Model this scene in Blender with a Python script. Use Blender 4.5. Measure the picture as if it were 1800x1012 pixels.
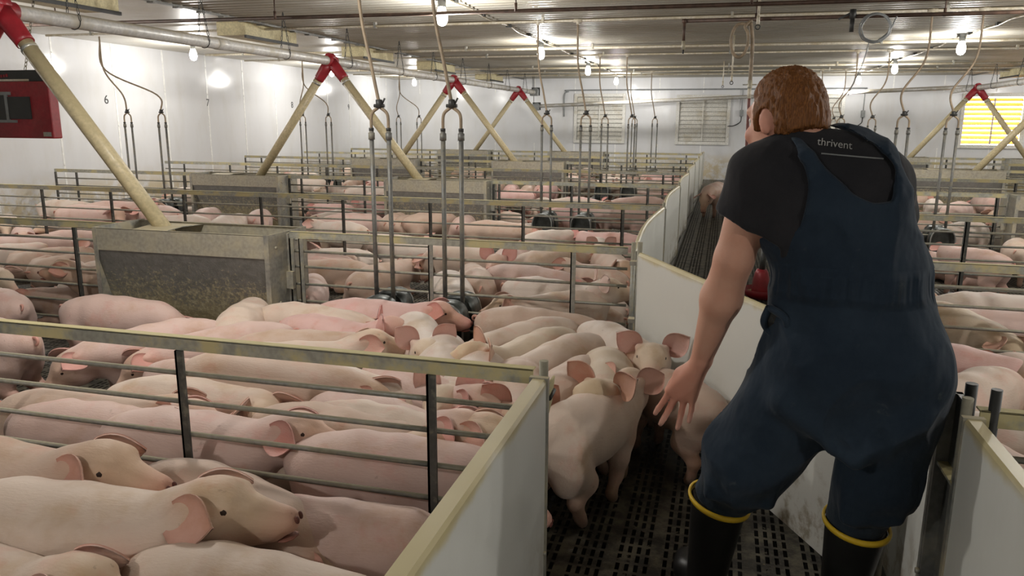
import bpy, math, random
import numpy as np
from mathutils import Vector, Matrix
from mathutils.bvhtree import BVHTree

for o in list(bpy.data.objects):
    bpy.data.objects.remove(o)
scene = bpy.context.scene
COL = scene.collection
rnd = random.Random(7)

# ------------------------------------------------------------------ camera
def make_camera():
    yaw, pitch, roll, f = 0.2641, 0.2145, 0.0057, 1349.4
    fw = Vector((-math.sin(yaw)*math.cos(pitch), math.cos(yaw)*math.cos(pitch), -math.sin(pitch)))
    r0 = Vector((math.cos(yaw), math.sin(yaw), 0))
    u0 = r0.cross(fw)
    r = r0*math.cos(roll) + u0*math.sin(roll)
    u = u0*math.cos(roll) - r0*math.sin(roll)
    cam = bpy.data.cameras.new('camera')
    cam.sensor_fit = 'HORIZONTAL'; cam.sensor_width = 36.0
    cam.lens = f/1800*36.0
    cam.clip_start = 0.05; cam.clip_end = 200
    o = bpy.data.objects.new('camera', cam)
    m = Matrix((r, u, -fw)).transposed().to_4x4()
    m.translation = Vector((0, 0, 1.62))
    o.matrix_world = m
    COL.objects.link(o)
    scene.camera = o
make_camera()

# ------------------------------------------------------------------ world, exposure
scene.view_settings.view_transform = 'Standard'
scene.view_settings.look = 'None'
scene.view_settings.gamma = 1.0
scene.view_settings.use_curve_mapping = False
scene.view_settings.exposure = EXPOSURE = 0.0
LAMP_W = 24.0           # watts of every ceiling bulb
world = bpy.data.worlds.new('daylight'); scene.world = world
world.use_nodes = True
_bg = world.node_tree.nodes['Background']
_bg.inputs[0].default_value = (1.0, 0.90, 0.72, 1); _bg.inputs[1].default_value = 14.0
scene.cycles.use_denoising = True
scene.cycles.max_bounces = 8
scene.cycles.diffuse_bounces = 5
scene.cycles.transparent_max_bounces = 16

# pen grid (metres): fences every D along the alley, alley between XL and XR
D = 2.44; Y1 = 2.20; XL = -0.49; XR = 0.67
def FY(n): return Y1 + (n-1)*D
CEIL = 2.84; WL = -9.95; WR = 10.13; WB = 22.9; WF = -4.5; XC = 0.09

# ------------------------------------------------------------------ tagging helpers
def tag(o, label=None, cat=None, group=None, kind=None):
    if label: o['label'] = label
    if cat: o['category'] = cat
    if group: o['group'] = group
    if kind: o['kind'] = kind
    return o
def empty(name, loc, label, cat, group=None):
    o = bpy.data.objects.new(name, None); o.location = loc
    o.empty_display_size = 0.1
    COL.objects.link(o)
    return tag(o, label, cat, group)
def copy_tree(o, dloc, label, group=None, parent=None):
    c = o.copy(); COL.objects.link(c)
    if parent is None:
        c.location = Vector(o.location) + Vector(dloc)
        c['label'] = label
        if group: c['group'] = group
    else:
        c.parent = parent
    for ch in list(o.children):
        copy_tree(ch, None, None, None, c)
    return c

class MB:
    """collects pieces and links them as one mesh object"""
    def __init__(s): s.v = []; s.f = []; s.sm = []
    def _add(s, v, f, smooth=False):
        n = len(s.v); s.v += [tuple(p) for p in v]
        s.f += [tuple(i+n for i in q) for q in f]; s.sm += [smooth]*len(f)
        return s
    def box(s, x0, x1, y0, y1, z0, z1):
        v = [(x, y, z) for x in (x0, x1) for y in (y0, y1) for z in (z0, z1)]
        f = [(0,1,3,2),(4,6,7,5),(0,4,5,1),(2,3,7,6),(0,2,6,4),(1,5,7,3)]
        return s._add(v, f)
    def obox(s, a, b, up, w, t):
        """bar from a to b, width w along up x dir, thickness t along up"""
        a = Vector(a); b = Vector(b); d = (b-a).normalized(); up = Vector(up)
        sd = d.cross(up).normalized(); up = sd.cross(d).normalized()
        v = [p + sd*i*w/2 + up*j*t/2 for p in (a, b) for i in (-1, 1) for j in (-1, 1)]
        f = [(0,1,3,2),(4,6,7,5),(0,4,5,1),(2,3,7,6),(0,2,6,4),(1,5,7,3)]
        return s._add(v, f)
    def prism(s, poly, axis, t0, t1):
        """polygon of 2-D points extruded along axis x / y / z"""
        def P(p, t):
            return {'x': (t, p[0], p[1]), 'y': (p[0], t, p[1]), 'z': (p[0], p[1], t)}[axis]
        n = len(poly)
        v = [P(p, t0) for p in poly] + [P(p, t1) for p in poly]
        f = [tuple(range(n))[::-1], tuple(range(n, 2*n))] + [(i, (i+1) % n, n+(i+1) % n, n+i) for i in range(n)]
        return s._add(v, f)
    def tube(s, pts, r, n=8, caps=True, smooth=True):
        pts = [Vector(p) for p in pts]
        rr = r if isinstance(r, (list, tuple)) else [r]*len(pts)
        t0 = (pts[1]-pts[0]).normalized()
        ref = Vector((0, 0, 1)) if abs(t0.z) < .9 else Vector((1, 0, 0))
        nx = t0.cross(ref).normalized()
        v = []
        for i, p in enumerate(pts):
            a = pts[max(i-1, 0)]; b = pts[min(i+1, len(pts)-1)]
            t = (b-a).normalized()
            nx = (nx - t*nx.dot(t)).normalized(); ny = t.cross(nx)
            for k in range(n):
                an = 2*math.pi*k/n
                v.append(p + (nx*math.cos(an) + ny*math.sin(an))*rr[i])
        f = []
        for i in range(len(pts)-1):
            for k in range(n):
                f.append((i*n+k, i*n+(k+1) % n, (i+1)*n+(k+1) % n, (i+1)*n+k))
        s._add(v, f, smooth)
        if caps:
            m = len(s.v) - len(v)
            s.f.append(tuple(m+k for k in range(n))[::-1]); s.sm.append(False)
            s.f.append(tuple(m+(len(pts)-1)*n+k for k in range(n))); s.sm.append(False)
        return s
    def lathe(s, prof, c, n=20, axis='z', smooth=True):
        """profile [(radius, height)] turned about an axis through c"""
        v = []; c = Vector(c)
        for r, h in prof:
            for k in range(n):
                a = 2*math.pi*k/n
                q = (r*math.cos(a), r*math.sin(a), h)
                if axis == 'y': q = (q[0], q[2], q[1])
                if axis == 'x': q = (q[2], q[0], q[1])
                v.append(c + Vector(q))
        f = [(i*n+k, i*n+(k+1) % n, (i+1)*n+(k+1) % n, (i+1)*n+k) for i in range(len(prof)-1) for k in range(n)]
        return s._add(v, f, smooth)
    def grid(s, rows, smooth=True):
        m = len(rows[0]); v = [p for r in rows for p in r]
        f = [(i*m+j, i*m+j+1, (i+1)*m+j+1, (i+1)*m+j) for i in range(len(rows)-1) for j in range(m-1)]
        return s._add(v, f, smooth)
    def build(s, name, mat, parent=None, bevel=0, xf=None):
        me = bpy.data.meshes.new(name)
        vs = s.v
        if parent is not None:
            lx, ly, lz = parent_world(parent)
            vs = [(x-lx, y-ly, z-lz) for x, y, z in vs]
        me.from_pydata(vs, [], s.f); me.polygons.foreach_set('use_smooth', s.sm)
        if mat: me.materials.append(mat)
        me.update()
        o = bpy.data.objects.new(name, me); COL.objects.link(o)
        if parent is not None: o.parent = parent
        if bevel:
            b = o.modifiers.new('bevel', 'BEVEL'); b.width = bevel; b.segments = 2; b.limit_method = 'ANGLE'
        return o
def parent_world(p):
    l = Vector((0, 0, 0))
    while p is not None:
        l += Vector(p.location); p = p.parent
    return l
def arc(pts, n=24):
    """Catmull-Rom through points"""
    P = [Vector(p) for p in pts]; P = [P[0]*2-P[1]] + P + [P[-1]*2-P[-2]]
    out = []
    for i in range(1, len(P)-2):
        for k in range(n):
            t = k/n
            out.append(.5*((2*P[i]) + (P[i+1]-P[i-1])*t + (2*P[i-1]-5*P[i]+4*P[i+1]-P[i+2])*t*t + (3*P[i]-P[i-1]-3*P[i+1]+P[i+2])*t**3))
    out.append(P[-2]); return out
# ------------------------------------------------------------------ materials
class NT:
    def __init__(s, name):
        s.m = bpy.data.materials.new(name); s.m.use_nodes = True
        s.t = s.m.node_tree; s.b = s.t.nodes['Principled BSDF']; s.out = s.t.nodes['Material Output']
    def n(s, ty, **kw):
        x = s.t.nodes.new(ty)
        for k, v in kw.items(): setattr(x, k, v)
        return x
    def l(s, a, b): s.t.links.new(a, b)
    def val(s, sock, v):
        if hasattr(v, 'is_linked') or hasattr(v, 'node'): s.l(v, sock)
        else: sock.default_value = v
    def math(s, op, a, b=0.0, clamp=False):
        x = s.n('ShaderNodeMath', operation=op, use_clamp=clamp)
        s.val(x.inputs[0], a); s.val(x.inputs[1], b); return x.outputs[0]
    def mix(s, f, a, b, mode='MIX'):
        x = s.n('ShaderNodeMix', data_type='RGBA', blend_type=mode)
        s.val(x.inputs[0], f)
        for k, v in ((6, a), (7, b)):
            if isinstance(v, tuple): x.inputs[k].default_value = (*v[:3], 1)
            else: s.l(v, x.inputs[k])
        return x.outputs[2]
    def noise(s, scale, detail=4, rough=.55, vec=None):
        x = s.n('ShaderNodeTexNoise'); x.inputs['Scale'].default_value = scale
        x.inputs['Detail'].default_value = detail; x.inputs['Roughness'].default_value = rough
        if vec is not None: s.l(vec, x.inputs['Vector'])
        return x.outputs[0]
    def ramp(s, f, a, b):
        x = s.n('ShaderNodeMapRange', interpolation_type='SMOOTHSTEP')
        s.val(x.inputs[0], f); x.inputs[1].default_value = a; x.inputs[2].default_value = b
        return x.outputs[0]
    def coord(s, which='Object'): return s.n('ShaderNodeTexCoord').outputs[which]
    def sep(s, v):
        x = s.n('ShaderNodeSeparateXYZ'); s.l(v, x.inputs[0]); return x.outputs
    def scaled(s, v, sc):
        x = s.n('ShaderNodeMapping'); s.l(v, x.inputs[0]); x.inputs[3].default_value = sc; return x.outputs[0]
    def pos(s): return s.n('ShaderNodeNewGeometry').outputs['Position']
    def nrm(s): return s.n('ShaderNodeNewGeometry').outputs['Normal']
    def bump(s, h, st=.2, dist=.01):
        x = s.n('ShaderNodeBump'); x.inputs['Strength'].default_value = st; x.inputs['Distance'].default_value = dist
        s.l(h, x.inputs['Height']); s.l(x.outputs[0], s.b.inputs['Normal'])
    def base(s, c):
        if isinstance(c, tuple): s.b.inputs['Base Color'].default_value = (*c[:3], 1)
        else: s.l(c, s.b.inputs['Base Color'])
    def set(s, rough=None, metal=None, spec=None):
        if rough is not None: s.val(s.b.inputs['Roughness'], rough)
        if metal is not None: s.val(s.b.inputs['Metallic'], metal)
        if spec is not None: s.b.inputs['Specular IOR Level'].default_value = spec
def simple(name, c, rough=.5, metal=0.0, var=.12, scale=14, spec=None):
    m = NT(name); n = m.ramp(m.noise(scale, vec=m.pos()), .3, .7)
    a = tuple(x*(1-var) for x in c); b = tuple(min(1, x*(1+var)) for x in c)
    m.base(m.mix(n, a, b)); m.set(rough, metal, spec)
    return m.m
def dusty(name, c, dust, amount, rough=.45, metal=0.0, scale=9, up=True, lo=.45, hi=.62):
    """dust lying on faces that look up, in patches"""
    m = NT(name); p = m.pos()
    n = m.ramp(m.noise(scale, 6, .65, p), lo, hi)
    f = m.math('MULTIPLY', n, amount)
    if up:
        z = m.sep(m.nrm())[2]
        f = m.math('MAXIMUM', f, m.math('MULTIPLY', m.ramp(z, .3, .8), min(1, amount*1.4)))
    n2 = m.ramp(m.noise(40, 3, .5, p), .3, .7)
    a = m.mix(n2, tuple(x*.85 for x in c), tuple(min(1, x*1.12) for x in c))
    m.base(m.mix(f, a, dust))
    m.set(m.math('ADD', rough, m.math('MULTIPLY', f, .35)), metal if not metal else m.math('MULTIPLY', m.math('SUBTRACT', 1.0, f), metal))
    return m.m
DUST = (.42, .36, .22)
M = {}
def wall_mat():
    m = NT('white_wall_panel'); p = m.pos(); z = m.sep(p)[2]
    st = m.ramp(m.noise(3.0, 6, .6, m.scaled(p, (1, 1, .35))), .42, .75)
    low = m.ramp(z, .85, .35)
    sp = m.ramp(m.noise(5.0, 7, .7, p), .36, .58)
    c = m.mix(m.math('MULTIPLY', st, .22), (.62, .625, .64), (.46, .43, .36))
    c = m.mix(m.math('MULTIPLY', low, m.math('MULTIPLY', sp, .75)), c, (.48, .38, .20))
    spots = m.ramp(m.noise(24, 2, .5, p), .78, .82)
    c = m.mix(m.math('MULTIPLY', spots, .5), c, (.35, .33, .30))
    m.base(c); m.set(.15, spec=.32); m.bump(m.noise(2.2, 3, .5, p), .12, .02)
    return m.m
M['wall'] = wall_mat()
def ceil_mat(name, base, dirt):
    m = NT(name); p = m.pos()
    n = m.ramp(m.noise(1.3, 7, .65, m.scaled(p, (.6, 1, 1))), .35, .7)
    n2 = m.ramp(m.noise(60, 2, .5, p), .62, .75)
    c = m.mix(m.math('MULTIPLY', n, .7), base, dirt)
    c = m.mix(m.math('MULTIPLY', n2, .55), c, tuple(x*.5 for x in dirt))
    m.base(c); m.set(.42, .0, .5)
    return m.m
M['ceil'] = ceil_mat('corrugated_ceiling_steel', (.40, .385, .34), (.27, .235, .165))
M['ceilw'] = ceil_mat('flat_ceiling_board', (.62, .60, .54), (.45, .40, .29))
def floor_mat(name, hx, hy):
    """slotted floor: real see-through slots over the pit; slots run along y"""
    m = NT(name); p = m.pos(); x, y, z = m.sep(p)
    fx = m.math('FRACT', m.math('MULTIPLY', x, 1/hx)); fy = m.math('FRACT', m.math('MULTIPLY', y, 1/hy))
    ix = m.math('FLOOR', m.math('MULTIPLY', x, 1/hx)); iy = m.math('FLOOR', m.math('MULTIPLY', y, 1/hy))
    gx = m.math('LESS_THAN', m.math('ABSOLUTE', m.math('SUBTRACT', fx, .5)), .23)
    gy = m.math('LESS_THAN', m.math('ABSOLUTE', m.math('SUBTRACT', fy, .5)), .37)
    col = m.math('GREATER_THAN', m.math('FRACT', m.math('MULTIPLY', m.math('ADD', ix, .5), .2)), .2)
    row = m.math('GREATER_THAN', m.math('FRACT', m.math('MULTIPLY', m.math('ADD', iy, .5), 1/3)), -.1)
    slot = m.math('MULTIPLY', m.math('MULTIPLY', gx, gy), m.math('MULTIPLY', col, row))
    w = m.ramp(m.noise(9, 7, .7, p), .38, .66)
    clog = m.math('GREATER_THAN', m.noise(13, 4, .6, p), .63)
    slot = m.math('MULTIPLY', slot, m.math('SUBTRACT', 1.0, clog))
    c = m.mix(w, (.038, .035, .030), (.145, .13, .095))
    w2 = m.ramp(m.noise(55, 3, .6, p), .62, .72)
    c = m.mix(m.math('MULTIPLY', w2, .6), c, (.20, .17, .10))
    m.base(c); m.set(.5, spec=.4); m.bump(m.noise(70, 3, .6, p), .4, .004)
    tr = m.n('ShaderNodeBsdfTransparent'); ms = m.n('ShaderNodeMixShader')
    m.l(slot, ms.inputs[0]); m.l(m.b.outputs[0], ms.inputs[1]); m.l(tr.outputs[0], ms.inputs[2]); m.l(ms.outputs[0], m.out.inputs[0])
    return m.m
M['floor'] = floor_mat('slotted_floor', .034, .064)
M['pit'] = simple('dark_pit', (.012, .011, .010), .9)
M['water_pipe'] = dusty('dull_water_pipe', (.17, .17, .16), (.24, .21, .14), .5, .5, .4, 10, up=False)
M['steel'] = dusty('galvanised_rod', (.29, .29, .265), (.34, .30, .19), .5, .45, .55, 12)
M['rail'] = dusty('galvanised_top_band', (.36, .36, .31), (.50, .43, .22), .9, .42, .35, 4.5, lo=.44, hi=.58)
M['post'] = dusty('dirty_steel_post', (.085, .085, .078), (.25, .23, .17), .5, .5, .4, 16, up=False, lo=.52, hi=.66)
M['black'] = simple('black_iron', (.03, .03, .028), .5)
M['zinc'] = dusty('galvanised_sheet', (.36, .36, .33), (.44, .38, .25), .8, .36, .6, 5, lo=.4, hi=.66)
M['lip'] = dusty('dusty_galvanised_lip', (.37, .345, .28), (.44, .385, .26), .6, .42, .2, 6, lo=.4, hi=.7)
M['zinc_dark'] = dusty('galvanised_hopper_sheet', (.19, .19, .18), (.30, .27, .19), .35, .45, .5, 7, up=False, lo=.5, hi=.7)
M['pvc_tan'] = dusty('tan_pvc_tube', (.52, .44, .27), (.42, .35, .20), .5, .4, 0, 6)
M['pvc_grey'] = dusty('grey_auger_pipe', (.50, .49, .47), (.34, .29, .20), .6, .35, .1, 5)
M['pvc'] = dusty('white_pvc_pipe', (.60, .55, .45), (.40, .33, .20), .7, .4, 0, 4)
M['rust'] = simple('dark_rusty_pipe', (.085, .05, .035), .55, .2, .3)
M['hose'] = simple('tan_rubber_hose', (.25, .19, .125), .6, 0, .25)
M['hose_red'] = simple('red_brown_hose', (.13, .035, .028), .5, 0, .2)
M['red'] = simple('red_plastic', (.27, .014, .022), .42, 0, .15)
M['red_metal'] = dusty('red_painted_steel', (.26, .012, .018), (.20, .05, .045), .4, .35, 0, 5)
M['bowl'] = simple('dark_cast_bowl', (.085, .095, .090), .42, .5, .3)
M['bowl_rim'] = simple('worn_bowl_rim', (.30, .31, .30), .35, .7, .15)
M['panel'] = None
def panel_mat():
    m = NT('white_pen_panel'); p = m.pos(); z = m.sep(p)[2]
    up = m.ramp(m.sep(m.nrm())[2], .5, .8)
    n = m.noise(5, 6, .6, p)
    edge = m.ramp(m.math('ADD', z, m.math('MULTIPLY', n, .07)), .865, .90)
    st = m.ramp(m.noise(2.2, 6, .65, m.scaled(p, (1, 1, .5))), .45, .75)
    low = m.math('MULTIPLY', m.ramp(z, .5, .05), m.ramp(m.noise(9, 7, .7, p), .45, .62))
    c = m.mix(m.math('MULTIPLY', st, .25), (.66, .66, .62), (.47, .46, .40))
    c = m.mix(m.math('MULTIPLY', low, .75), c, (.24, .18, .09))
    c = m.mix(m.math('MULTIPLY', m.math('MAXIMUM', up, edge), .85), c, (.52, .43, .20))
    m.base(c); m.set(.36, spec=.4); return m.m
M['panel'] = panel_mat()
def mash_mat():
    m = NT('hopper_with_feed_splash'); p = m.pos(); z = m.sep(p)[2]
    n = m.noise(38, 6, .75, p); n1 = m.noise(6, 4, .6, p)
    f = m.ramp(m.math('ADD', n, m.math('SUBTRACT', m.math('MULTIPLY', m.math('SUBTRACT', .58, z), .85), m.math('MULTIPLY', m.math('SUBTRACT', n1, .5), .3))), .52, .72)
    c = m.mix(m.ramp(m.noise(20, 4, .6, p), .3, .7), (.22, .215, .20), (.17, .165, .15))
    c = m.mix(f, c, m.mix(m.ramp(n, .45, .7), (.33, .28, .17), (.52, .46, .32)))
    m.base(c); m.set(m.math('ADD', .45, m.math('MULTIPLY', f, .4)), .0); m.bump(n, .5, .01); return m.m
M['mash'] = mash_mat()
def emit_mat(name, c, s):
    m = NT(name); m.base(c); m.b.inputs['Emission Color'].default_value = (*c, 1); m.b.inputs['Emission Strength'].default_value = s; return m.m
M['bulb'] = emit_mat('lit_bulb', (1.0, .98, .93), 30)
def slat_mat():
    m = NT('yellowed_translucent_slat'); m.base((.60, .45, .16)); m.set(.5)
    t = m.n('ShaderNodeBsdfTranslucent'); t.inputs[0].default_value = (.80, .55, .16, 1)
    ms = m.n('ShaderNodeMixShader'); ms.inputs[0].default_value = .5
    m.l(m.b.outputs[0], ms.inputs[1]); m.l(t.outputs[0], ms.inputs[2]); m.l(ms.outputs[0], m.out.inputs[0]); return m.m
M['slat_lit'] = slat_mat()
M['shutter'] = dusty('white_shutter', (.64, .63, .59), (.40, .33, .20), .45, .4, 0, 3.0, lo=.5, hi=.68)
M['white'] = simple('white_plastic', (.72, .72, .70), .35)
M['grey'] = simple('grey_plastic', (.22, .23, .23), .5)
M['ink'] = simple('black_marker_ink', (.03, .03, .03), .6)
M['inlet'] = dusty('cream_inlet_box', (.62, .55, .33), (.36, .30, .18), .7, .55, 0, 3, up=False)
def skin_mat():
    m = NT('pig_skin'); oi = m.n('ShaderNodeObjectInfo'); at = m.n('ShaderNodeVertexColor', layer_name='Col')
    ob = m.coord('Object'); p = m.pos()
    c = m.mix(1.0, at.outputs[0], oi.outputs['Color'], 'MULTIPLY')
    off = m.n('ShaderNodeVectorMath', operation='ADD'); m.l(ob, off.inputs[0])
    cmb = m.n('ShaderNodeCombineXYZ'); r = m.math('MULTIPLY', oi.outputs['Random'], 37.0)
    for i in range(3): m.l(r, cmb.inputs[i])
    m.l(cmb.outputs[0], off.inputs[1])
    v = off.outputs[0]
    n1 = m.ramp(m.noise(4.5, 5, .6, v), .50, .72)
    c = m.mix(m.math('MULTIPLY', n1, .62), c, m.mix(1.0, c, (.78, .66, .48), 'MULTIPLY'))
    n2 = m.ramp(m.noise(8, 4, .6, v), .52, .70)
    c = m.mix(m.math('MULTIPLY', n2, .55), c, m.mix(1.0, c, (1.0, .78, .76), 'MULTIPLY'))
    n3 = m.ramp(m.noise(26, 3, .5, v), .71, .76)
    c = m.mix(m.math('MULTIPLY', n3, .30), c, (.20, .13, .09))
    m.base(c); m.set(.56, spec=.28)
    m.b.inputs['Sheen Weight'].default_value = .12; m.b.inputs['Sheen Roughness'].default_value = .4
    m.bump(m.noise(130, 3, .6, m.scaled(ob, (.35, 1, 1))), .35, .004)
    return m.m
M['pig'] = skin_mat()
# ------------------------------------------------------------------ smooth-blended bodies (implicit surface -> mesh)
def rotm(yaw=0, pitch=0, roll=0):
    """columns = local axes; yaw about z, pitch lifts +x, roll about x"""
    cy, sy, cp, sp, cr, sr = math.cos(yaw), math.sin(yaw), math.cos(pitch), math.sin(pitch), math.cos(roll), math.sin(roll)
    Rz = np.array([[cy,-sy,0],[sy,cy,0],[0,0,1]]); Ry = np.array([[cp,0,-sp],[0,1,0],[sp,0,cp]]); Rx = np.array([[1,0,0],[0,cr,-sr],[0,sr,cr]])
    return Rz@Ry@Rx
def cap(a, b, ra, rb, k=.03, col=None): return ('c', np.array(a, float), np.array(b, float), ra, rb, k, col)
def ell(c, r, R=None, k=.03, col=None): return ('e', np.array(c, float), np.array(r, float), np.eye(3) if R is None else np.array(R), 0, k, col)
def prim_d(p, X, Y, Z):
    if p[0] == 'c':
        a, b, ra, rb = p[1], p[2], p[3], p[4]
        ba = b-a; bb = float(ba@ba)+1e-12
        px, py, pz = X-a[0], Y-a[1], Z-a[2]
        t = np.clip((px*ba[0]+py*ba[1]+pz*ba[2])/bb, 0, 1)
        return np.sqrt((px-t*ba[0])**2+(py-t*ba[1])**2+(pz-t*ba[2])**2) - (ra+t*(rb-ra))
    c, r, R = p[1], p[2], p[3]
    px, py, pz = X-c[0], Y-c[1], Z-c[2]
    q = [px*R[0][i]+py*R[1][i]+pz*R[2][i] for i in range(3)]
    k0 = np.sqrt((q[0]/r[0])**2+(q[1]/r[1])**2+(q[2]/r[2])**2)
    k1 = np.sqrt((q[0]/r[0]**2)**2+(q[1]/r[1]**2)**2+(q[2]/r[2]**2)**2)
    return k0*(k0-1)/np.maximum(k1, 1e-6)
def prim_box(p):
    if p[0] == 'c':
        r = max(p[3], p[4]); return np.minimum(p[1], p[2])-r, np.maximum(p[1], p[2])+r
    e = np.sqrt((np.array(p[3])**2)@(p[2]**2)); return p[1]-e, p[1]+e
def sdf_field(prims, h):
    bs = [prim_box(p) for p in prims]
    lo = np.min([b[0] for b in bs], 0)-.05-3*h; hi = np.max([b[1] for b in bs], 0)+.05+3*h
    n = np.ceil((hi-lo)/h).astype(int)+1
    f = np.full(n, 1.0, np.float32)
    ax = [(lo[i]+h*np.arange(n[i])).astype(np.float32) for i in range(3)]
    for p, (b0, b1) in zip(prims, bs):
        k = p[5]; m = k+3*h
        i0 = np.maximum(np.floor((b0-m-lo)/h).astype(int), 0); i1 = np.minimum(np.ceil((b1+m-lo)/h).astype(int)+1, n)
        s = tuple(slice(a, b) for a, b in zip(i0, i1))
        d = prim_d(p, ax[0][s[0]][:, None, None], ax[1][s[1]][None, :, None], ax[2][s[2]][None, None, :]).astype(np.float32)
        a = f[s]
        hh = np.clip(.5+.5*(d-a)/k, 0, 1)
        f[s] = d*(1-hh)+a*hh-k*hh*(1-hh)
    return f, lo, ax
def surface_nets(f, lo, h):
    s = f < 0; n = np.array(f.shape)-1
    C = [(i, j, k) for i in (0, 1) for j in (0, 1) for k in (0, 1)]
    def sub(a, c): return a[c[0]:c[0]+n[0], c[1]:c[1]+n[1], c[2]:c[2]+n[2]]
    tot = sum(sub(s, c).astype(np.int8) for c in C)
    act = (tot > 0) & (tot < 8)
    I = np.argwhere(act); ix = np.full(act.shape, -1, np.int64); ix[act] = np.arange(len(I))
    F = {c: sub(f, c)[act] for c in C}
    pos = np.zeros((len(I), 3)); cnt = np.zeros(len(I))
    for a in C:
        for e in range(3):
            if a[e] == 0:
                b = list(a); b[e] = 1; b = tuple(b)
                fa, fb = F[a], F[b]; m = (fa < 0) != (fb < 0)
                t = np.where(m, fa/np.where(m, fa-fb, 1), 0)
                q = np.tile(np.array(a, float), (len(I), 1)); q[:, e] += t
                pos += q*m[:, None]; cnt += m
    V = (I + pos/cnt[:, None])*h + lo
    Q = []
    for e in range(3):
        sl0 = [slice(1, n[0]), slice(1, n[1]), slice(1, n[2])]; sl1 = list(sl0)
        sl0[e] = slice(0, n[e]); sl1[e] = slice(1, n[e]+1)
        a = s[tuple(sl0)]; b = s[tuple(sl1)]
        for sgn in (0, 1):
            J = np.argwhere(a & ~b if sgn == 0 else ~a & b)
            if len(J) == 0: continue
            off = np.ones(3, int); off[e] = 0; J = J+off
            u, v = (e+1) % 3, (e+2) % 3
            def at(du, dv):
                K = J.copy(); K[:, u] -= du; K[:, v] -= dv; return ix[K[:, 0], K[:, 1], K[:, 2]]
            q = np.stack([at(1, 1), at(0, 1), at(0, 0), at(1, 0)], 1)
            Q.append(q if sgn == 0 else q[:, ::-1])
    return V, np.concatenate(Q)
def relax(V, Q, it, lam=.5):
    E = np.concatenate([Q[:, [0, 1]], Q[:, [1, 2]], Q[:, [2, 3]], Q[:, [3, 0]]])
    for _ in range(it):
        S = np.zeros_like(V); N = np.zeros(len(V))
        np.add.at(S, E[:, 0], V[E[:, 1]]); np.add.at(S, E[:, 1], V[E[:, 0]]); np.add.at(N, E[:, 0], 1); np.add.at(N, E[:, 1], 1)
        V = V*(1-lam)+lam*S/np.maximum(N, 1)[:, None]
    return V
def colour_of(prims, V, base, soft=.014):
    W = np.full(len(V), 1e-6); Cc = np.tile(np.array(base, float), (len(V), 1))*1e-6
    for p in prims:
        c = base if p[6] is None else p[6]
        w = np.exp(-np.clip(prim_d(p, V[:, 0], V[:, 1], V[:, 2]), -.005, .2)/soft)
        W += w; Cc += w[:, None]*np.array(c)
    return Cc/W[:, None]
def mesh_from(name, V, F, col, mats, smooth=True, slots=None):
    me = bpy.data.meshes.new(name)
    me.from_pydata(np.asarray(V).tolist(), [], [tuple(int(i) for i in q) for q in F])
    if col is not None:
        a = me.color_attributes.new('Col', 'FLOAT_COLOR', 'POINT')
        a.data.foreach_set('color', np.concatenate([np.asarray(col), np.ones((len(V), 1))], 1).astype(np.float32).ravel())
    for m in mats: me.materials.append(m)
    me.polygons.foreach_set('use_smooth', [smooth]*len(me.polygons))
    if slots is not None: me.polygons.foreach_set('material_index', slots)
    me.update(); return me
def sdf_mesh(name, prims, h, mat, base=(1, 1, 1), cut=None, it=2, extra=None):
    f, lo, ax = sdf_field(prims, h)
    if cut is not None: f = cut(f, ax)
    V, Q = surface_nets(f, lo, h)
    V = relax(V, Q, it)
    col = colour_of(prims, V, base)
    F = [tuple(q) for q in Q]
    if extra:
        for v, q, c in extra:
            n = len(V); V = np.concatenate([V, np.array(v)]); F += [tuple(i+n for i in t) for t in q]
            col = np.concatenate([col, np.tile(np.array(c), (len(v), 1)) if np.ndim(c) == 1 else np.array(c)])
    return mesh_from(name, V, F, col, [mat])
# ------------------------------------------------------------------ the room
def struct(mb, name, mat):
    return tag(mb.build(name, mat), kind='structure')
struct(MB()._add([(WL, WF, 0), (WR, WF, 0), (WR, WB, 0), (WL, WB, 0)], [(0, 1, 2, 3)]), 'floor', M['floor'])
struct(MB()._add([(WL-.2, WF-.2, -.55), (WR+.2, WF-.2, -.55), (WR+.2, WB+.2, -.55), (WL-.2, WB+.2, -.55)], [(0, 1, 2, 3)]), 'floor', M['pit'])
# walls; the back wall keeps real openings behind the shutters
SHUT = [(-4.32, -2.81, .99, 2.40), (-1.37, .115, .98, 2.36), (1.62, 3.08, .98, 2.36), (5.90, 7.42, .98, 2.38)]
def back_wall():
    mb = MB(); T = .16; xs = [WL-T] + [v for s in SHUT for v in (s[0]+.06, s[1]-.06)] + [WR+T]
    for i in range(0, len(xs), 2): mb.box(xs[i], xs[i+1], WB, WB+T, -.55, CEIL+.05)
    for a, b, z0, z1 in SHUT:
        mb.box(a+.06, b-.06, WB, WB+T, -.55, z0+.06); mb.box(a+.06, b-.06, WB, WB+T, z1-.06, CEIL+.05)
    return mb
struct(back_wall(), 'wall_back', M['wall'])
struct(MB().box(WL-.16, WL, WF-.16, WB, -.55, CEIL+.05), 'wall_left', M['wall'])
struct(MB().box(WR, WR+.16, WF-.16, WB, -.55, CEIL+.05), 'wall_right', M['wall'])
struct(MB().box(WL, WR, WF-.16, WF, -.55, CEIL+.05), 'wall_front', M['wall'])
def corrugated():
    x0, x1, pitch, amp, n = -5.9, 6.08, .17, .016, 6
    rows = []
    k = int((WB-WF)/pitch*n)
    for i in range(k+1):
        y = WF + (WB-WF)*i/k; ph = (i % n)/n
        z = CEIL + amp*(0 if ph < .34 else 1) 
        rows.append([(x0, y, z), (x1, y, z)])
    return MB().grid(rows, False).box(x0, x1, WF, WB, CEIL+.03, CEIL+.06)
struct(corrugated(), 'ceiling', M['ceil'])
struct(MB().box(WL, -5.9, WF, WB, CEIL+.0, CEIL+.06), 'ceiling_left', M['ceilw'])
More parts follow.
